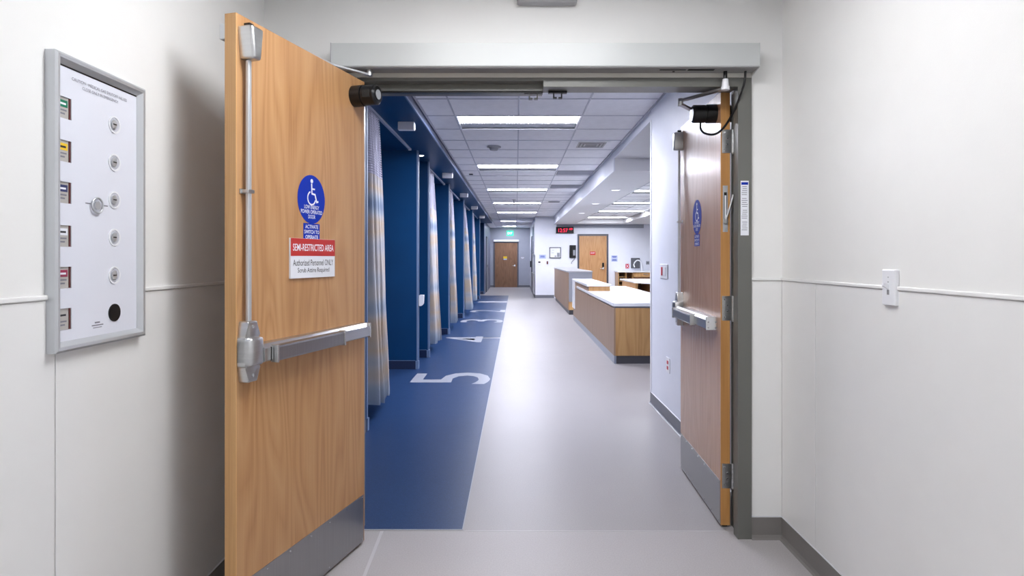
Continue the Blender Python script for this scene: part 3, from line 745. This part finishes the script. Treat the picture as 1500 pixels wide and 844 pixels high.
sl = bmn(); box(sl, 0.60 - 0.13 + 0.06, 0.78 - 0.13, -0.06, -0.05, -0.0052, -0.004); box(sl, 0.66, 0.78, -0.066, -0.045, -0.0053, -0.004)
cyl(sl, (0.60, -0.03, -0.004), (0.60, -0.03, -0.006), 0.006, 10)
obj('slot', sl, 'darkhole', op)
# left spindle and arm
s_ = bmn(); cyl(s_, (-0.676 - 0.13, -0.047, -0.004), (-0.676 - 0.13, -0.047, -0.03), 0.014, 20)
obj('spindle', s_, 'steel', op, smooth=40)
arm = bmn()
def bar(bm, a, b, w, t):
    a = Vector(a); b = Vector(b); d = (b - a); L = d.length; d.normalize(); s = d.cross(Z_).normalized(); u = s.cross(d)
    prism(bm, [(-w / 2, -t / 2), (w / 2, -t / 2), (w / 2, t / 2), (-w / 2, t / 2)], lambda p, q, r: a + d * r + s * p + u * q, 0, L)
bar(arm, (-0.676 - 0.13, -0.047, -0.026), (-0.81 - 0.13, -0.175, -0.020), 0.022, 0.008)
bar(arm, (-0.81 - 0.13, -0.175, -0.020), (-0.885 - 0.13, -0.37, -0.018), 0.022, 0.008)
cyl(arm, (-0.885 - 0.13, -0.37, -0.018), (-0.885 - 0.13, -0.37, -0.07), 0.008)
obj('operator_arm', arm, 'alu', op, smooth=40)
# right spindle and two-piece arm
sx = 0.970 - 0.13
s_ = bmn(); cyl(s_, (sx, -0.03, -0.004), (sx, -0.03, -0.04), 0.009, 16); obj('spindle', s_, 'black', op, smooth=40)
s_ = bmn(); cyl(s_, (sx, -0.03, -0.04), (sx, -0.03, -0.075), 0.013, 16, 0.017); cyl(s_, (sx, -0.03, -0.075), (sx, -0.03, -0.09), 0.020, 16)
obj('spindle_hub', s_, 'white', op, smooth=40)
arm = bmn(); ex_, ey_ = 0.822 - 0.13, 0.193
bar(arm, (sx, -0.03, -0.083), (ex_, ey_, -0.083), 0.026, 0.010)
cyl(arm, (ex_, ey_, -0.072), (ex_, ey_, -0.108), 0.013)
bar(arm, (ex_, ey_, -0.10), (1.006 - 0.13, 0.36, -0.128), 0.022, 0.010)
box(arm, 0.992 - 0.13, 1.012 - 0.13, 0.33, 0.40, -0.145, -0.115)
obj('operator_arm', arm, 'steel', op, smooth=40, label='folded steel arm reaching to the right leaf')
cb = bmn(); tube(cb, [(1.062 - 0.13, -0.035, -0.004), (1.055 - 0.13, -0.03, -0.07), (1.03 - 0.13, 0.02, -0.17), (1.005 - 0.13, 0.08, -0.235), (0.975 - 0.13, 0.13, -0.262), (0.938 - 0.13, 0.17, -0.25), (0.925 - 0.13, 0.20, -0.22), (0.93 - 0.13, 0.215, -0.185)], 0.0055, 10, 6)
obj('sensor_cable', cb, 'black', op, smooth=60, label='looping black cable')

ms = thing('motion_sensor', 'small grey presence sensor on the wall high above the door operator', 'sensor', (0.144, YW, 2.53))
obj('sensor_body', box(bmn(), -0.14, 0.14, -0.05, 0, -0.028, 0.05, bev=0.012, seg=3), 'greyplastic', ms, smooth=40)

# ================================================================== LOBBY FIXTURES
# valve box on the left wall: local x along +Y, y = out of the wall (+X), z up
vb = thing('gas_valve_box', 'white medical gas shutoff valve box in a silver frame on the left wall', 'valve box', (-1.185, 1.527, 1.077))
WV, HV = 0.372, 0.768
def L(a, b, d): return Vector((d, a, b))     # a along wall, b up, d out
fr = bmn(); fw = 0.026
sec = [(0, 0), (0, 0.026), (0.006, 0.030), (0.014, 0.029), (0.026, 0.016), (0.026, 0.010), (0.026, 0)]
cor = [(0, 0, 1, 1), (WV, 0, -1, 1), (WV, HV, -1, -1), (0, HV, 1, -1)]
rings = [[fr.verts.new(L(a + s * p, b + q * p, d)) for p, d in sec] for a, b, s, q in cor]
for i in range(4):
    r0, r1 = rings[i], rings[(i + 1) % 4]
    for k in range(len(sec) - 1): fr.faces.new((r0[k], r1[k], r1[k + 1], r0[k + 1]))
obj('frame', fr, 'alu', vb, label='silver bevelled frame')
winz = [1.737, 1.625, 1.517, 1.404, 1.296, 1.188]
wy0, wy1 = 1.557 - 1.527, 1.600 - 1.527
pn = bmn(); D0, D1 = 0.006, 0.014
box(pn, D0, D1, fw, wy0, fw, HV - fw); box(pn, D0, D1, wy1, WV - fw, fw, HV - fw)
edges = [HV - fw]
for z in winz: edges += [z - 1.077, z - 1.077 - 0.056]
edges.append(fw)
for a, b in zip(edges[::2], edges[1::2]): box(pn, D0, D1, wy0, wy1, b, a)
obj('door_panel', pn, 'panelwhite', vb, label='white front panel')
obj('inner_gasket', box(bmn(), 0.0135, 0.0145, fw, WV - fw, HV - fw - 0.004, HV - fw), 'black', vb)
cols = ['green', 'yellow', 'navy', 'signwhite', 'purple', 'card']
names = ['green', 'yellow', 'dark blue', 'white', 'purple', 'grey']
codes = ['OXYGEN', 'AIR', 'CO2', 'VACUUM', 'WAGD', 'N2O']
for i, z in enumerate(winz):
    zz = z - 1.077
    g = obj('gauge_window', box(bmn(), 0.0065, 0.0105, wy0 + 0.0005, wy1 - 0.0005, zz - 0.0555, zz - 0.0005), 'card', vb, label='label window with a %s band' % names[i])
    obj('colour_band', box(bmn(), 0.0105, 0.0112, wy0 + 0.002, wy1 - 0.010, zz - 0.026, zz - 0.008), cols[i], g)
    tl_ = bmn()
    for q in range(2): box(tl_, 0.0105, 0.0110, wy0 + 0.003, wy1 - 0.013 - 0.006 * q, zz - 0.036 - q * 0.009, zz - 0.032 - q * 0.009)
    obj('text_lines', tl_, 'greyink', g)
    obj('band_lettering', box(bmn(), 0.0112, 0.0115, wy0 + 0.006, wy1 - 0.016, zz - 0.020, zz - 0.015), 'white_ink' if i not in (1, 3, 5) else 'ink', g)
    obj('side_shadow_gap', box(bmn(), 0.0105, 0.0125, wy1 - 0.006, wy1 - 0.001, zz - 0.055, zz), 'maroon', g)
for i, z in enumerate([1.707, 1.597, 1.488, 1.379, 1.269, 1.160]):
    c = (0.014, 1.770 - 1.527, z - 1.077)
    ring = bmn()
    n = 28; R0, R1 = 0.0255, 0.021
    for (ra, da), (rb, db) in (((R0, 0.0), (R0, 0.0025)), ((R0, 0.0025), (R1, 0.0025)), ((R1, 0.0025), (R1 * 0.9, -0.006))):
        va = [ring.verts.new((c[0] + da, c[1] + ra * math.cos(2 * PI * k / n), c[2] + ra * math.sin(2 * PI * k / n))) for k in range(n)]
        vb2 = [ring.verts.new((c[0] + db, c[1] + rb * math.cos(2 * PI * k / n), c[2] + rb * math.sin(2 * PI * k / n))) for k in range(n)]
        for k in range(n): ring.faces.new((va[k], va[(k + 1) % n], vb2[(k + 1) % n], vb2[k]))
    k_ = obj('valve_port', ring, 'white' if i < 5 else 'black', vb, label='round recessed valve port' if i < 5 else 'black round plugged port', smooth=40)
    if i < 5:
        obj('gauge_face', disc(bmn(), (c[0] + 0.0004, c[1], c[2]), ONLEFT, 0.020, 0.020, 0.001), 'bars', k_)
        ch = bmn(); disc(ch, (c[0] + 0.001, c[1] - 0.005, c[2]), ONLEFT, 0.012, 0.014, 0.004, bev=0.0015); obj('chrome_dome', ch, 'alu', k_, smooth=50)
        obj('pointer', plate(bmn(), (c[0] + 0.005, c[1] - 0.004, c[2]), ONLEFT, 0.014, 0.003, 0.001), 'black', k_)
    else:
        obj('plug', disc(bmn(), c, ONLEFT, 0.022, 0.022, 0.003, bev=0.002), 'black', k_)
pr = bmn(); c = Vector((0.020, 1.692 - 1.527, 1.465 - 1.077)); 
tube(pr, [c + Vector((0, 0.021 * math.cos(a), 0.021 * math.sin(a))) for a in [2 * PI * k / 16 for k in range(17)]], 0.0028, 8, 2)
cyl(pr, c - Vector((0.006, 0, 0)), c + Vector((0.001, 0, 0)), 0.012)
obj('pull_ring', pr, 'alu', vb, smooth=60, label='chrome pull ring')
lettering('lettering', 'CAUTION - MEDICAL GAS SHUTOFF VALVES', (0.0145, 0.186, 0.715), ONLEFT, 0.225, 0.0085, 'greyink', vb)
lettering('lettering', 'CLOSE ONLY IN EMERGENCY', (0.0145, 0.186, 0.700), ONLEFT, 0.148, 0.0085, 'greyink', vb)
obj('small_print', box(box(box(bmn(), 0.014, 0.0145, 0.162, 0.182, 0.060, 0.064), 0.014, 0.0145, 0.150, 0.196, 0.053, 0.056), 0.014, 0.0145, 0.155, 0.190, 0.047, 0.049), 'greyink', vb, kind='stuff')
obj('small_print', box(box(bmn(), 0.014, 0.0145, 0.125, 0.145, 0.390, 0.393), 0.014, 0.0145, 0.190, 0.215, 0.389, 0.392), 'greyink', vb, kind='stuff')

sw = thing('light_switch', 'white toggle light switch plate on the right lobby wall', 'switch', (1.253, 2.02, 1.221))
obj('cover_plate', box(bmn(), -0.016, 0.0, -0.036, 0.036, -0.060, 0.060, bev=0.004), 'white', sw)
obj('toggle', prism(bmn(), [(0.010, -0.010), (0.036, 0.006), (0.034, 0.014), (0.010, 0.010)], lambda a, b, d: Vector((-a, d, b)), -0.004, 0.004), 'white', sw)
obj('toggle_slot', box(bmn(), -0.0165, -0.016, -0.006, 0.006, -0.024, -0.008), 'greyplastic', sw)
obj('indicator', cyl(cyl(bmn(), (-0.0165, 0, 0.018), (-0.0158, 0, 0.018), 0.003, 10), (-0.0165, 0, 0.034), (-0.0158, 0, 0.034), 0.0025, 10), 'greyplastic', sw)

# corridor wall stub devices
ns = thing('emergency_switch', 'white double switch plate with a red rocker behind the right door leaf', 'switch', (1.228, 5.03, 1.208))
obj('cover_plate', box(bmn(), -0.008, 0, -0.125, 0.125, -0.06, 0.06, bev=0.003), 'white', ns)
obj('red_rocker', box(bmn(), -0.012, -0.008, 0.03, 0.075, -0.035, 0.035, bev=0.002), 'red', ns, label='red rocker')
obj('white_rocker', box(bmn(), -0.012, -0.008, -0.08, -0.035, -0.035, 0.035, bev=0.002), 'white', ns)
no = thing('power_outlet', 'white wall outlet with red sockets low on the wall behind the right leaf', 'outlet', (1.228, 4.90, 0.455))
obj('cover_plate', box(bmn(), -0.006, 0, -0.055, 0.055, -0.062, 0.062, bev=0.003), 'white', no)
for z in (0.022, -0.022): obj('red_socket', box(bmn(), -0.009, -0.006, -0.02, 0.02, z - 0.014, z + 0.014, bev=0.002), 'red', no, label='red socket')

# ================================================================== CURTAINED BAYS
NTH = {'5': 'first', '4': 'second', '3': 'third', '2': 'fourth', '1': 'fifth'}
def track(y0, y1, bay):
    t = thing('curtain_track', 'pale curtain track under the blue soffit over the %s bay from the double doors' % NTH[bay], 'curtain track', (-1.235, y0, ZS))
    obj('rail', box(bmn(), -0.014, 0.014, 0, y1 - y0, -0.022, 0.0, bev=0.002), 'rail', t)
    obj('end_cap', box(bmn(), -0.017, 0.017, y1 - y0, y1 - y0 + 0.02, -0.026, 0, bev=0.003), 'white', t)
    return t
def curtain(y0, y1, bay, seed, xr=0.14, zb=0.13):
    rnd = random.Random(seed)
    t = thing('cubicle_curtain', 'striped blue and cream privacy curtain, %s one from the double doors' % NTH[bay], 'curtain', (-1.24, (y0 + y1) / 2, 0), group='privacy curtains of the bays')
    n = 7; per = 16; N = n * per; ZT = ZS - 0.03; ZM = 2.02
    ph = [rnd.uniform(-0.25, 0.25) for _ in range(n + 2)]; am = [rnd.uniform(0.75, 1.15) for _ in range(n + 2)]
    def sheet(z0, z1, m):
        bm = bmn(); uv = bm.loops.layers.uv.new('UVMap'); R = []
        for j in range(m + 1):
            z = z0 + (z1 - z0) * j / m; f = (ZT - z) / (ZT - zb); A = 0.022 + (xr - 0.022) * f ** 0.8
            row = []
            for i in range(N + 1):
                u = i / N; k = u * n; ki = int(k); a = am[ki] * (1 - (k - ki)) + am[ki + 1] * (k - ki); p_ = ph[ki] * (1 - (k - ki)) + ph[ki + 1] * (k - ki)
                s = math.sin(2 * PI * k + p_ * (0.6 + f))
                xx = A * a * (s * (1.15 - 0.15 * s * s)) + 0.010 * math.sin(9 * u + 3 * z) * f
                yy_ = (y1 - y0) * (u - 0.5) * (0.92 + 0.12 * f) + 0.016 * math.cos(4 * PI * k + z * 1.5)
                row.append((bm.verts.new((xx, yy_, z)), u * 3, z / 2.5))
            R.append(row)
        for j in range(m):
            for i in range(N):
                q = (R[j][i], R[j][i + 1], R[j + 1][i + 1], R[j + 1][i])
                fc = bm.faces.new([v[0] for v in q]); fc.smooth = True
                for lp, v in zip(fc.loops, q): lp[uv].uv = (v[1], v[2])
        return bm
    obj('curtain_cloth', sheet(zb, ZM, 24), 'cloth', t)
    obj('net_top', sheet(ZM, ZT, 8), 'net', t, label='white net band along the top')
    obj('hem', sheet(zb - 0.02, zb, 1), 'cloth', t)
    return t
bays = [(5.0, 5.46, 7.05, '5'), (8.55, 9.0, 10.4, '4'), (11.3, 11.75, 13.2, '3'), (14.2, 14.65, 16.0, '2'), (17.2, 17.65, 19.4, '1')]
for i, (a, b, e, nme) in enumerate(bays):
    track(a - 0.15, e, nme)
    curtain(a, b, nme, 3 + i, xr=0.125 if i < 2 else (0.12 if i != 3 else 0.2))
BX = [(5.68, '5'), (9.09, '4'), (11.96, '3'), (14.95, '2'), (18.3, '1')]
for y, nme in BX:
    t = thing('bay_indicator_light', 'white indicator box on the blue soffit, %s one from the double doors' % NTH[nme], 'indicator light', (-1.03, y, ZS))
    obj('box_body', box(bmn(), -0.077, 0.077, 0, 0.06, -0.078, 0, bev=0.006), 'white', t)
    obj('diffuser', box(bmn(), 0.052, 0.081, 0.006, 0.054, -0.07, -0.012, bev=0.004), 'trimwhite', t)
t = thing('soffit_downlight', 'tiny round downlight in the blue soffit above the niche', 'ceiling light', (-1.19, 7.55, ZS))
obj('trim_ring', disc(bmn(), (0, 0, 0), (X_, -Y_), 0.05, 0.05, 0.006), 'white', t)
obj('lens', disc(bmn(), (0, 0, 0), (X_, -Y_), 0.036, 0.036, 0.001, 0.006), 'spot', t)
t = thing('hand_gel_dispenser', 'small white wall dispenser on the corner past bay 5', 'dispenser', (-1.162, 7.26, 0.81))
obj('dispenser_body', prism(bmn(), [(0, -0.065), (0.03, -0.065), (0.05, -0.04), (0.055, 0.065), (0, 0.065)], lambda a, b, d: Vector((a, d, b)), 0, 0.09, 0.006), 'white', t)

# ceiling fittings
t = thing('air_diffuser', 'square louvred air diffuser in the corridor ceiling', 'air vent', (0.90, 7.30, ZC))
g = bmn()
for r0, r1, z0 in ((0.15, 0.165, -0.006), (0.11, 0.125, -0.008), (0.07, 0.085, -0.008)):
    for sgn in (1, -1):
        box(g, -r1, r1, *(sorted((sgn * r0, sgn * r1))), z0, 0.004); box(g, *(sorted((sgn * r0, sgn * r1))), -r0, r0, z0, 0.004)
obj('louvre', g, 'greyplastic', t); obj('face_plate', box(bmn(), -0.2, 0.2, -0.2, 0.2, -0.002, 0.003), 'tile', t)
obj('dark_core', box(bmn(), -0.15, 0.15, -0.15, 0.15, -0.004, -0.002), 'plinth', t)
for i, (y0, y1) in enumerate(((9.50, 9.92), (11.32, 11.76))):
    t = thing('return_grille', ['dark return air grille in the ceiling, closer to the doors', 'dark return air grille in the ceiling, farther from the doors'][i], 'air vent', (0.94, (y0 + y1) / 2, ZC), group='return air grilles')
    obj('backing', box(bmn(), -0.29, 0.29, -(y1 - y0) / 2, (y1 - y0) / 2, -0.002, 0.003), 'greyplastic', t)
    for q in range(8):
        yb = -(y1 - y0) / 2 + 0.02 + q * (y1 - y0 - 0.04) / 7.5
        obj('slat', box(bmn(), -0.28, 0.28, yb, yb + 0.012, -0.012, -0.002), 'bars', t)
t = thing('linear_vent', 'slim linear air vent far down the corridor ceiling', 'air vent', (0.92, 14.7, ZC))
obj('frame', box(bmn(), -0.14, 0.14, -0.09, 0.09, -0.006, 0.004), 'greyplastic', t)
for q in range(3): obj('slat', box(bmn(), -0.12, 0.12, -0.07 + q * 0.05, -0.04 + q * 0.05, -0.010, -0.006), 'plinth', t)
t = thing('smoke_detector', 'round grey smoke detector on the corridor ceiling', 'detector', (-0.27, 7.42, ZC))
obj('base', disc(bmn(), (0, 0, 0), (X_, -Y_), 0.085, 0.085, 0.012), 'greyplastic', t)
obj('head', cyl(bmn(), (0, 0, -0.012), (0, 0, -0.045), 0.062, 24, 0.045), 'greyplastic', t, smooth=40)
for i, (x, y) in enumerate(((-0.05, 14.2), (-0.28, 10.0))):
    t = thing('sprinkler_head', ['pendant sprinkler head below the fourth corridor light', 'small sprinkler cap between the second and third corridor lights'][i], 'sprinkler', (x, y, ZC))
    s_ = bmn(); cyl(s_, (0, 0, 0), (0, 0, -0.006), 0.05); 
    if i == 0: cyl(s_, (0, 0, -0.006), (0, 0, -0.12), 0.012); cyl(s_, (0, 0, -0.12), (0, 0, -0.125), 0.035)
    obj('head', s_, 'white' if i else 'greyplastic', t, smooth=40)
t = thing('ceiling_sensor', 'small dark square sensor in the ceiling near the blue soffit', 'sensor', (-0.73, 9.85, ZC))
obj('sensor_face', box(bmn(), -0.03, 0.03, -0.04, 0.04, -0.012, 0), 'black', t)

# ================================================================== NURSE STATION
# main desk
dk = thing('nurse_desk', 'long oak nurse station desk with low white worktop, nearest the doors', 'desk', (1.22, 7.57, 0))
B('plinth', 'plinth', dk, 0.03, 0.95, 0.01, 5.4, 0, 0.10)
B('side_plinth', 'plinth2', dk, 0.004, 0.03, 0.01, 5.4, 0, 0.10, label='pale grey metal plinth along the corridor side')
B('end_panel', 'desk', dk, 0.02, 0.95, 0.0, 0.02, 0.10, 0.695, label='oak end panel')
sp = bmn(); yv = 0.0
obj('side_panel', box(bmn(), 0.0, 0.02, 0.0, 1.38, 0.10, 0.695, bev=0.0015), 'taupe', dk)
obj('side_panel', box(bmn(), 0.0, 0.02, 1.383, 2.77, 0.10, 0.695, bev=0.0015), 'taupe', dk)
obj('side_panel', box(bmn(), 0.0, 0.02, 2.773, 5.4, 0.10, 0.83, bev=0.0015), 'taupe', dk)
B('back_panel', 'desk', dk, 0.93, 0.95, 0.02, 5.4, 0.10, 0.695)
B('reveal_strip', 'plinth2', dk, 0.012, 0.94, 0.012, 5.4, 0.695, 0.715)
wt = bmn(); box(wt, -0.012, 0.965, -0.015, 4.55, 0.715, 0.757, bev=0.004)
obj('worktop', wt, 'solid', dk, label='white solid surface worktop')
B('riser', 'oakedge', dk, 0.022, 0.38, 2.775, 2.795, 0.757, 0.835, label='oak riser under the raised ledge')
B('riser_side', 'oakedge', dk, 0.36, 0.38, 2.795, 5.4, 0.757, 0.835)
tc = bmn(); box(tc, -0.02, 0.40, 2.75, 5.48, 0.835, 0.872, bev=0.004)
obj('raised_ledge', tc, 'solid', dk, label='raised white transaction ledge')
B('ledge_end', 'solid', dk, -0.016, 0.004, 5.0, 5.45, 0.27, 0.835, label='white end panel below the ledge')
# white papers on ledge
for i, (x, y, r_, lab) in enumerate(((0.12, 4.3, 0.1, 'flat white form at the far end of the raised ledge'), (0.2, 3.7, -0.2, 'pale form in the middle of the raised ledge'), (0.24, 3.1, 0.3, 'white form at the near end of the raised ledge'))):
    p = thing('paper_form', lab, 'paper', (1.22 + x, 7.57 + y, 0.872), r_, group='forms on the raised ledge')
    obj('paper_sheet', box(bmn(), -0.11, 0.11, -0.15, 0.15, 0, 0.001), 'signwhite', p)
# second counter
c2 = thing('transaction_counter', 'tall taupe counter with grey end panel beyond the nurse desk', 'counter', (1.205, 14.1, 0))
B('plinth', 'plinth', c2, 0.03, 0.55, 0.02, 4.9, 0, 0.11)
B('side_panel', 'taupe', c2, 0.0, 0.02, 0.0, 2.5, 0.11, 0.98); B('side_panel', 'taupe', c2, 0.0, 0.02, 2.503, 5.0, 0.11, 0.98)
B('end_panel', 'greypanel', c2, 0.02, 0.56, -0.012, 0.01, 0.30, 0.985, label='grey end panel')
B('drawer_base', 'oakedge', c2, 0.02, 0.55, 0.01, 0.03, 0.11, 0.30, label='oak base below the grey panel')
B('core', 'desk', c2, 0.02, 0.55, 0.03, 4.99, 0.11, 0.98)
B('coping', 'greyplastic', c2, -0.012, 0.57, -0.02, 5.0, 0.985, 1.015, label='grey coping')
# middle desk
md = thing('work_desk', 'white topped desk on oak gable legs in the middle of the nurse station', 'desk', (2.78, 14.4, 0))
tp = bmn(); prism(tp, [(0, 0), (0.25, -0.55), (2.2, -0.55), (2.2, 1.9), (0, 1.9)], lambda a, b, d: Vector((a, b, d)), 0.725, 0.76, 0.003)
obj('worktop', tp, 'solid', md)
B('leg', 'oakedge', md, 0.06, 0.11, 0.02, 1.85, 0, 0.725); B('leg', 'oakedge', md, 0.42, 0.47, -0.3, 1.85, 0, 0.725); B('leg', 'oakedge', md, 1.5, 1.55, -0.4, 1.85, 0, 0.725)
B('back_board', 'oakdark', md, 0.47, 1.5, 1.2, 1.24, 0.1, 0.725); B('back_board', 'oakdark', md, 0.11, 0.42, 1.2, 1.24, 0.1, 0.725)
# back counter
bc = thing('back_counter', 'white topped counter with oak drawers along the far nurse station wall', 'counter', (3.25, 19.35, 0))
B('worktop', 'solid', bc, -0.02, 2.8, -0.03, 0.65, 0.86, 0.90)
B('plinth', 'plinth', bc, 0.02, 2.8, 0.05, 0.62, 0, 0.1)
B('cubby_back', 'oakdark', bc, 0.0, 0.5, 0.5, 0.64, 0.1, 0.86)
for x in (0.0, 0.24, 0.46): B('side_panel', 'desk', bc, x, x + 0.03, 0.0, 0.5, 0.1, 0.86)
for q in range(5): B('shelf', 'desk', bc, 0.03, 0.24, 0.0, 0.5, 0.18 + q * 0.13, 0.195 + q * 0.13)
for q in range(3):
    x = 0.50 + q * 0.76
    dr = B('drawer', 'oakedge', bc, x, x + 0.75, 0.0, 0.6, 0.72, 0.855)
    B('handle', 'chrome', dr, x + 0.3, x + 0.45, -0.02, 0.0, 0.79, 0.80)
    B('door', 'oakdark', bc, x, x + 0.75, 0.01, 0.6, 0.1, 0.715)
fa = thing('gooseneck_faucet', 'white gooseneck faucet on the far counter below the grey dispenser', 'faucet', (3.98, 19.75, 0.90))
ff = bmn(); tube(ff, [(-0.14, -0.05, 0.12), (-0.15, 0, 0.22), (-0.07, 0, 0.33), (0.03, 0, 0.33), (0.10, 0, 0.22), (0.10, 0, 0.0)], 0.020, 10, 6)
obj('spout', ff, 'white', fa, smooth=60)
t = thing('towel_dispenser', 'square grey dispenser on the wall behind the faucet', 'dispenser', (3.92, 20.0, 1.15))
obj('dispenser_body', box(bmn(), -0.145, 0.145, -0.06, 0, -0.17, 0.17, bev=0.01), 'darkgrey', t)
t = thing('red_sharps_sign', 'small red sign with white marks on the wall beside the grey dispenser', 'sign', (3.66, 20.0, 1.05))
obj('backing', plate(bmn(), (0, 0, 0), FRONT, 0.12, 0.15, 0.006), 'red', t)
obj('mark', stroke(stroke(bmn(), [(-0.04, -0.05), (0.04, 0.05)], 0.014, (0, 0, 0), FRONT, 0.001, 0.006), [(-0.04, 0.05), (0.04, -0.05)], 0.014, (0, 0, 0), FRONT, 0.001, 0.006), 'white_ink', t)
t = thing('wall_outlet', 'dark square outlet on the far wall right of the grey dispenser', 'outlet', (4.33, 20.0, 1.16))
obj('cover_plate', box(bmn(), -0.055, 0.055, -0.012, 0, -0.055, 0.055, bev=0.004), 'greypanel', t)
obj('socket_holes', box(box(bmn(), -0.02, -0.008, -0.014, -0.012, -0.02, 0.02), 0.008, 0.02, -0.014, -0.012, -0.02, 0.02), 'darkhole', t)
def wall_sign(name, x, z, w, h, label, lines, mat='bluelabel'):
    t = thing(name, label, 'sign', (x, 20.0, z))
    obj('backing', plate(bmn(), (0, 0, 0), FRONT, w, h, 0.006, bev=0.001), mat, t)
    b_ = bmn()
    for (dz, lw) in lines: plate(b_, (0, 0, dz), FRONT, lw, 0.016, 0.001, 0.006)
    obj('text_lines', b_, 'signblue', t)
wall_sign('room_sign', 3.235, 1.355, 0.2, 0.09, 'upper pale blue room sign right of the oak door', [(0.015, 0.15), (-0.015, 0.11)])
wall_sign('room_sign', 3.235, 1.25, 0.2, 0.10, 'lower pale blue room sign right of the oak door', [(0.02, 0.13), (-0.015, 0.15)])
wall_sign('room_sign', 0.87, 1.36, 0.22, 0.13, 'pale blue room sign on the white wall left of the gas alarm panel', [(0.025, 0.13), (-0.01, 0.15)])
t = thing('thermostat', 'small white thermostat with dark display below the pale blue room sign', 'thermostat', (0.765, 20.0, 1.17))
obj('body', box(bmn(), -0.05, 0.05, -0.025, 0, -0.08, 0.05, bev=0.006), 'white', t); obj('display', box(bmn(), -0.035, 0.035, -0.028, -0.025, -0.01, 0.035), 'black', t)
t = thing('pull_station', 'tiny brown red pull switch on the white wall below the gas alarm panel', 'switch', (1.03, 20.0, 1.165))
obj('body', box(bmn(), -0.025, 0.025, -0.03, 0, -0.05, 0.05, bev=0.004), 'maroon', t)
t = thing('gas_alarm_panel', 'square alarm panel with dark frame on the white wall below the clock', 'alarm panel', (1.285, 20.0, 1.49))
f = bmn(); box(f, -0.19, 0.19, -0.03, 0, -0.18, -0.155); box(f, -0.19, 0.19, -0.03, 0, 0.155, 0.18); box(f, -0.19, -0.165, -0.03, 0, -0.155, 0.155); box(f, 0.165, 0.19, -0.03, 0, -0.155, 0.155)
obj('frame', f, 'dframe', t); obj('panel_face', box(bmn(), -0.165, 0.165, -0.02, 0, -0.155, 0.155), 'signwhite', t)
obj('side_module', box(bmn(), 0.06, 0.15, -0.026, -0.02, -0.14, 0.0), 'greypanel', t); obj('display', box(box(bmn(), 0.07, 0.12, -0.03, -0.02, 0.09, 0.135), 0.07, 0.12, -0.03, -0.02, 0.02, 0.065), 'white_ink', t)
obj('module', box(box(box(bmn(), -0.02, 0.04, -0.026, -0.02, -0.14, -0.09), -0.12, -0.04, -0.023, -0.02, -0.01, 0.0), -0.1, -0.04, -0.023, -0.02, 0.08, 0.09), 'greyplastic', t)
t = thing('wall_phone', 'black wall telephone with hanging cord left of the oak door', 'telephone', (1.86, 20.0, 1.53))
obj('body', box(bmn(), -0.105, 0.105, -0.06, 0, -0.21, 0.21, bev=0.012), 'black', t)
obj('handset', box(bmn(), -0.075, -0.02, -0.10, -0.06, -0.17, 0.17, bev=0.012), 'black', t)
obj('keypad', box(bmn(), 0.01, 0.08, -0.064, -0.06, -0.13, 0.05), 'greypanel', t)
cd = bmn(); tube(cd, [(0.06, -0.03, -0.20), (0.05, -0.03, -0.26), (0.0, -0.03, -0.30), (-0.04, -0.03, -0.37), (-0.03, -0.03, -0.40)], 0.012, 8)
obj('cord', cd, 'greypanel', t, smooth=60)
t = thing('digital_clock', 'black digital wall clock with red digits above the gas alarm panel', 'clock', (1.60, 20.0, 2.235))
obj('case', box(bmn(), -0.29, 0.29, -0.08, 0, -0.105, 0.105, bev=0.008), 'black', t)
lettering('digits', '12:57', (-0.06, -0.081, -0.01), FRONT, 0.30, 0.12, 'led', t, 0.001, 0.0)
lettering('digits', '49', (0.19, -0.081, 0.03), FRONT, 0.12, 0.07, 'led', t, 0.001, 0.0)
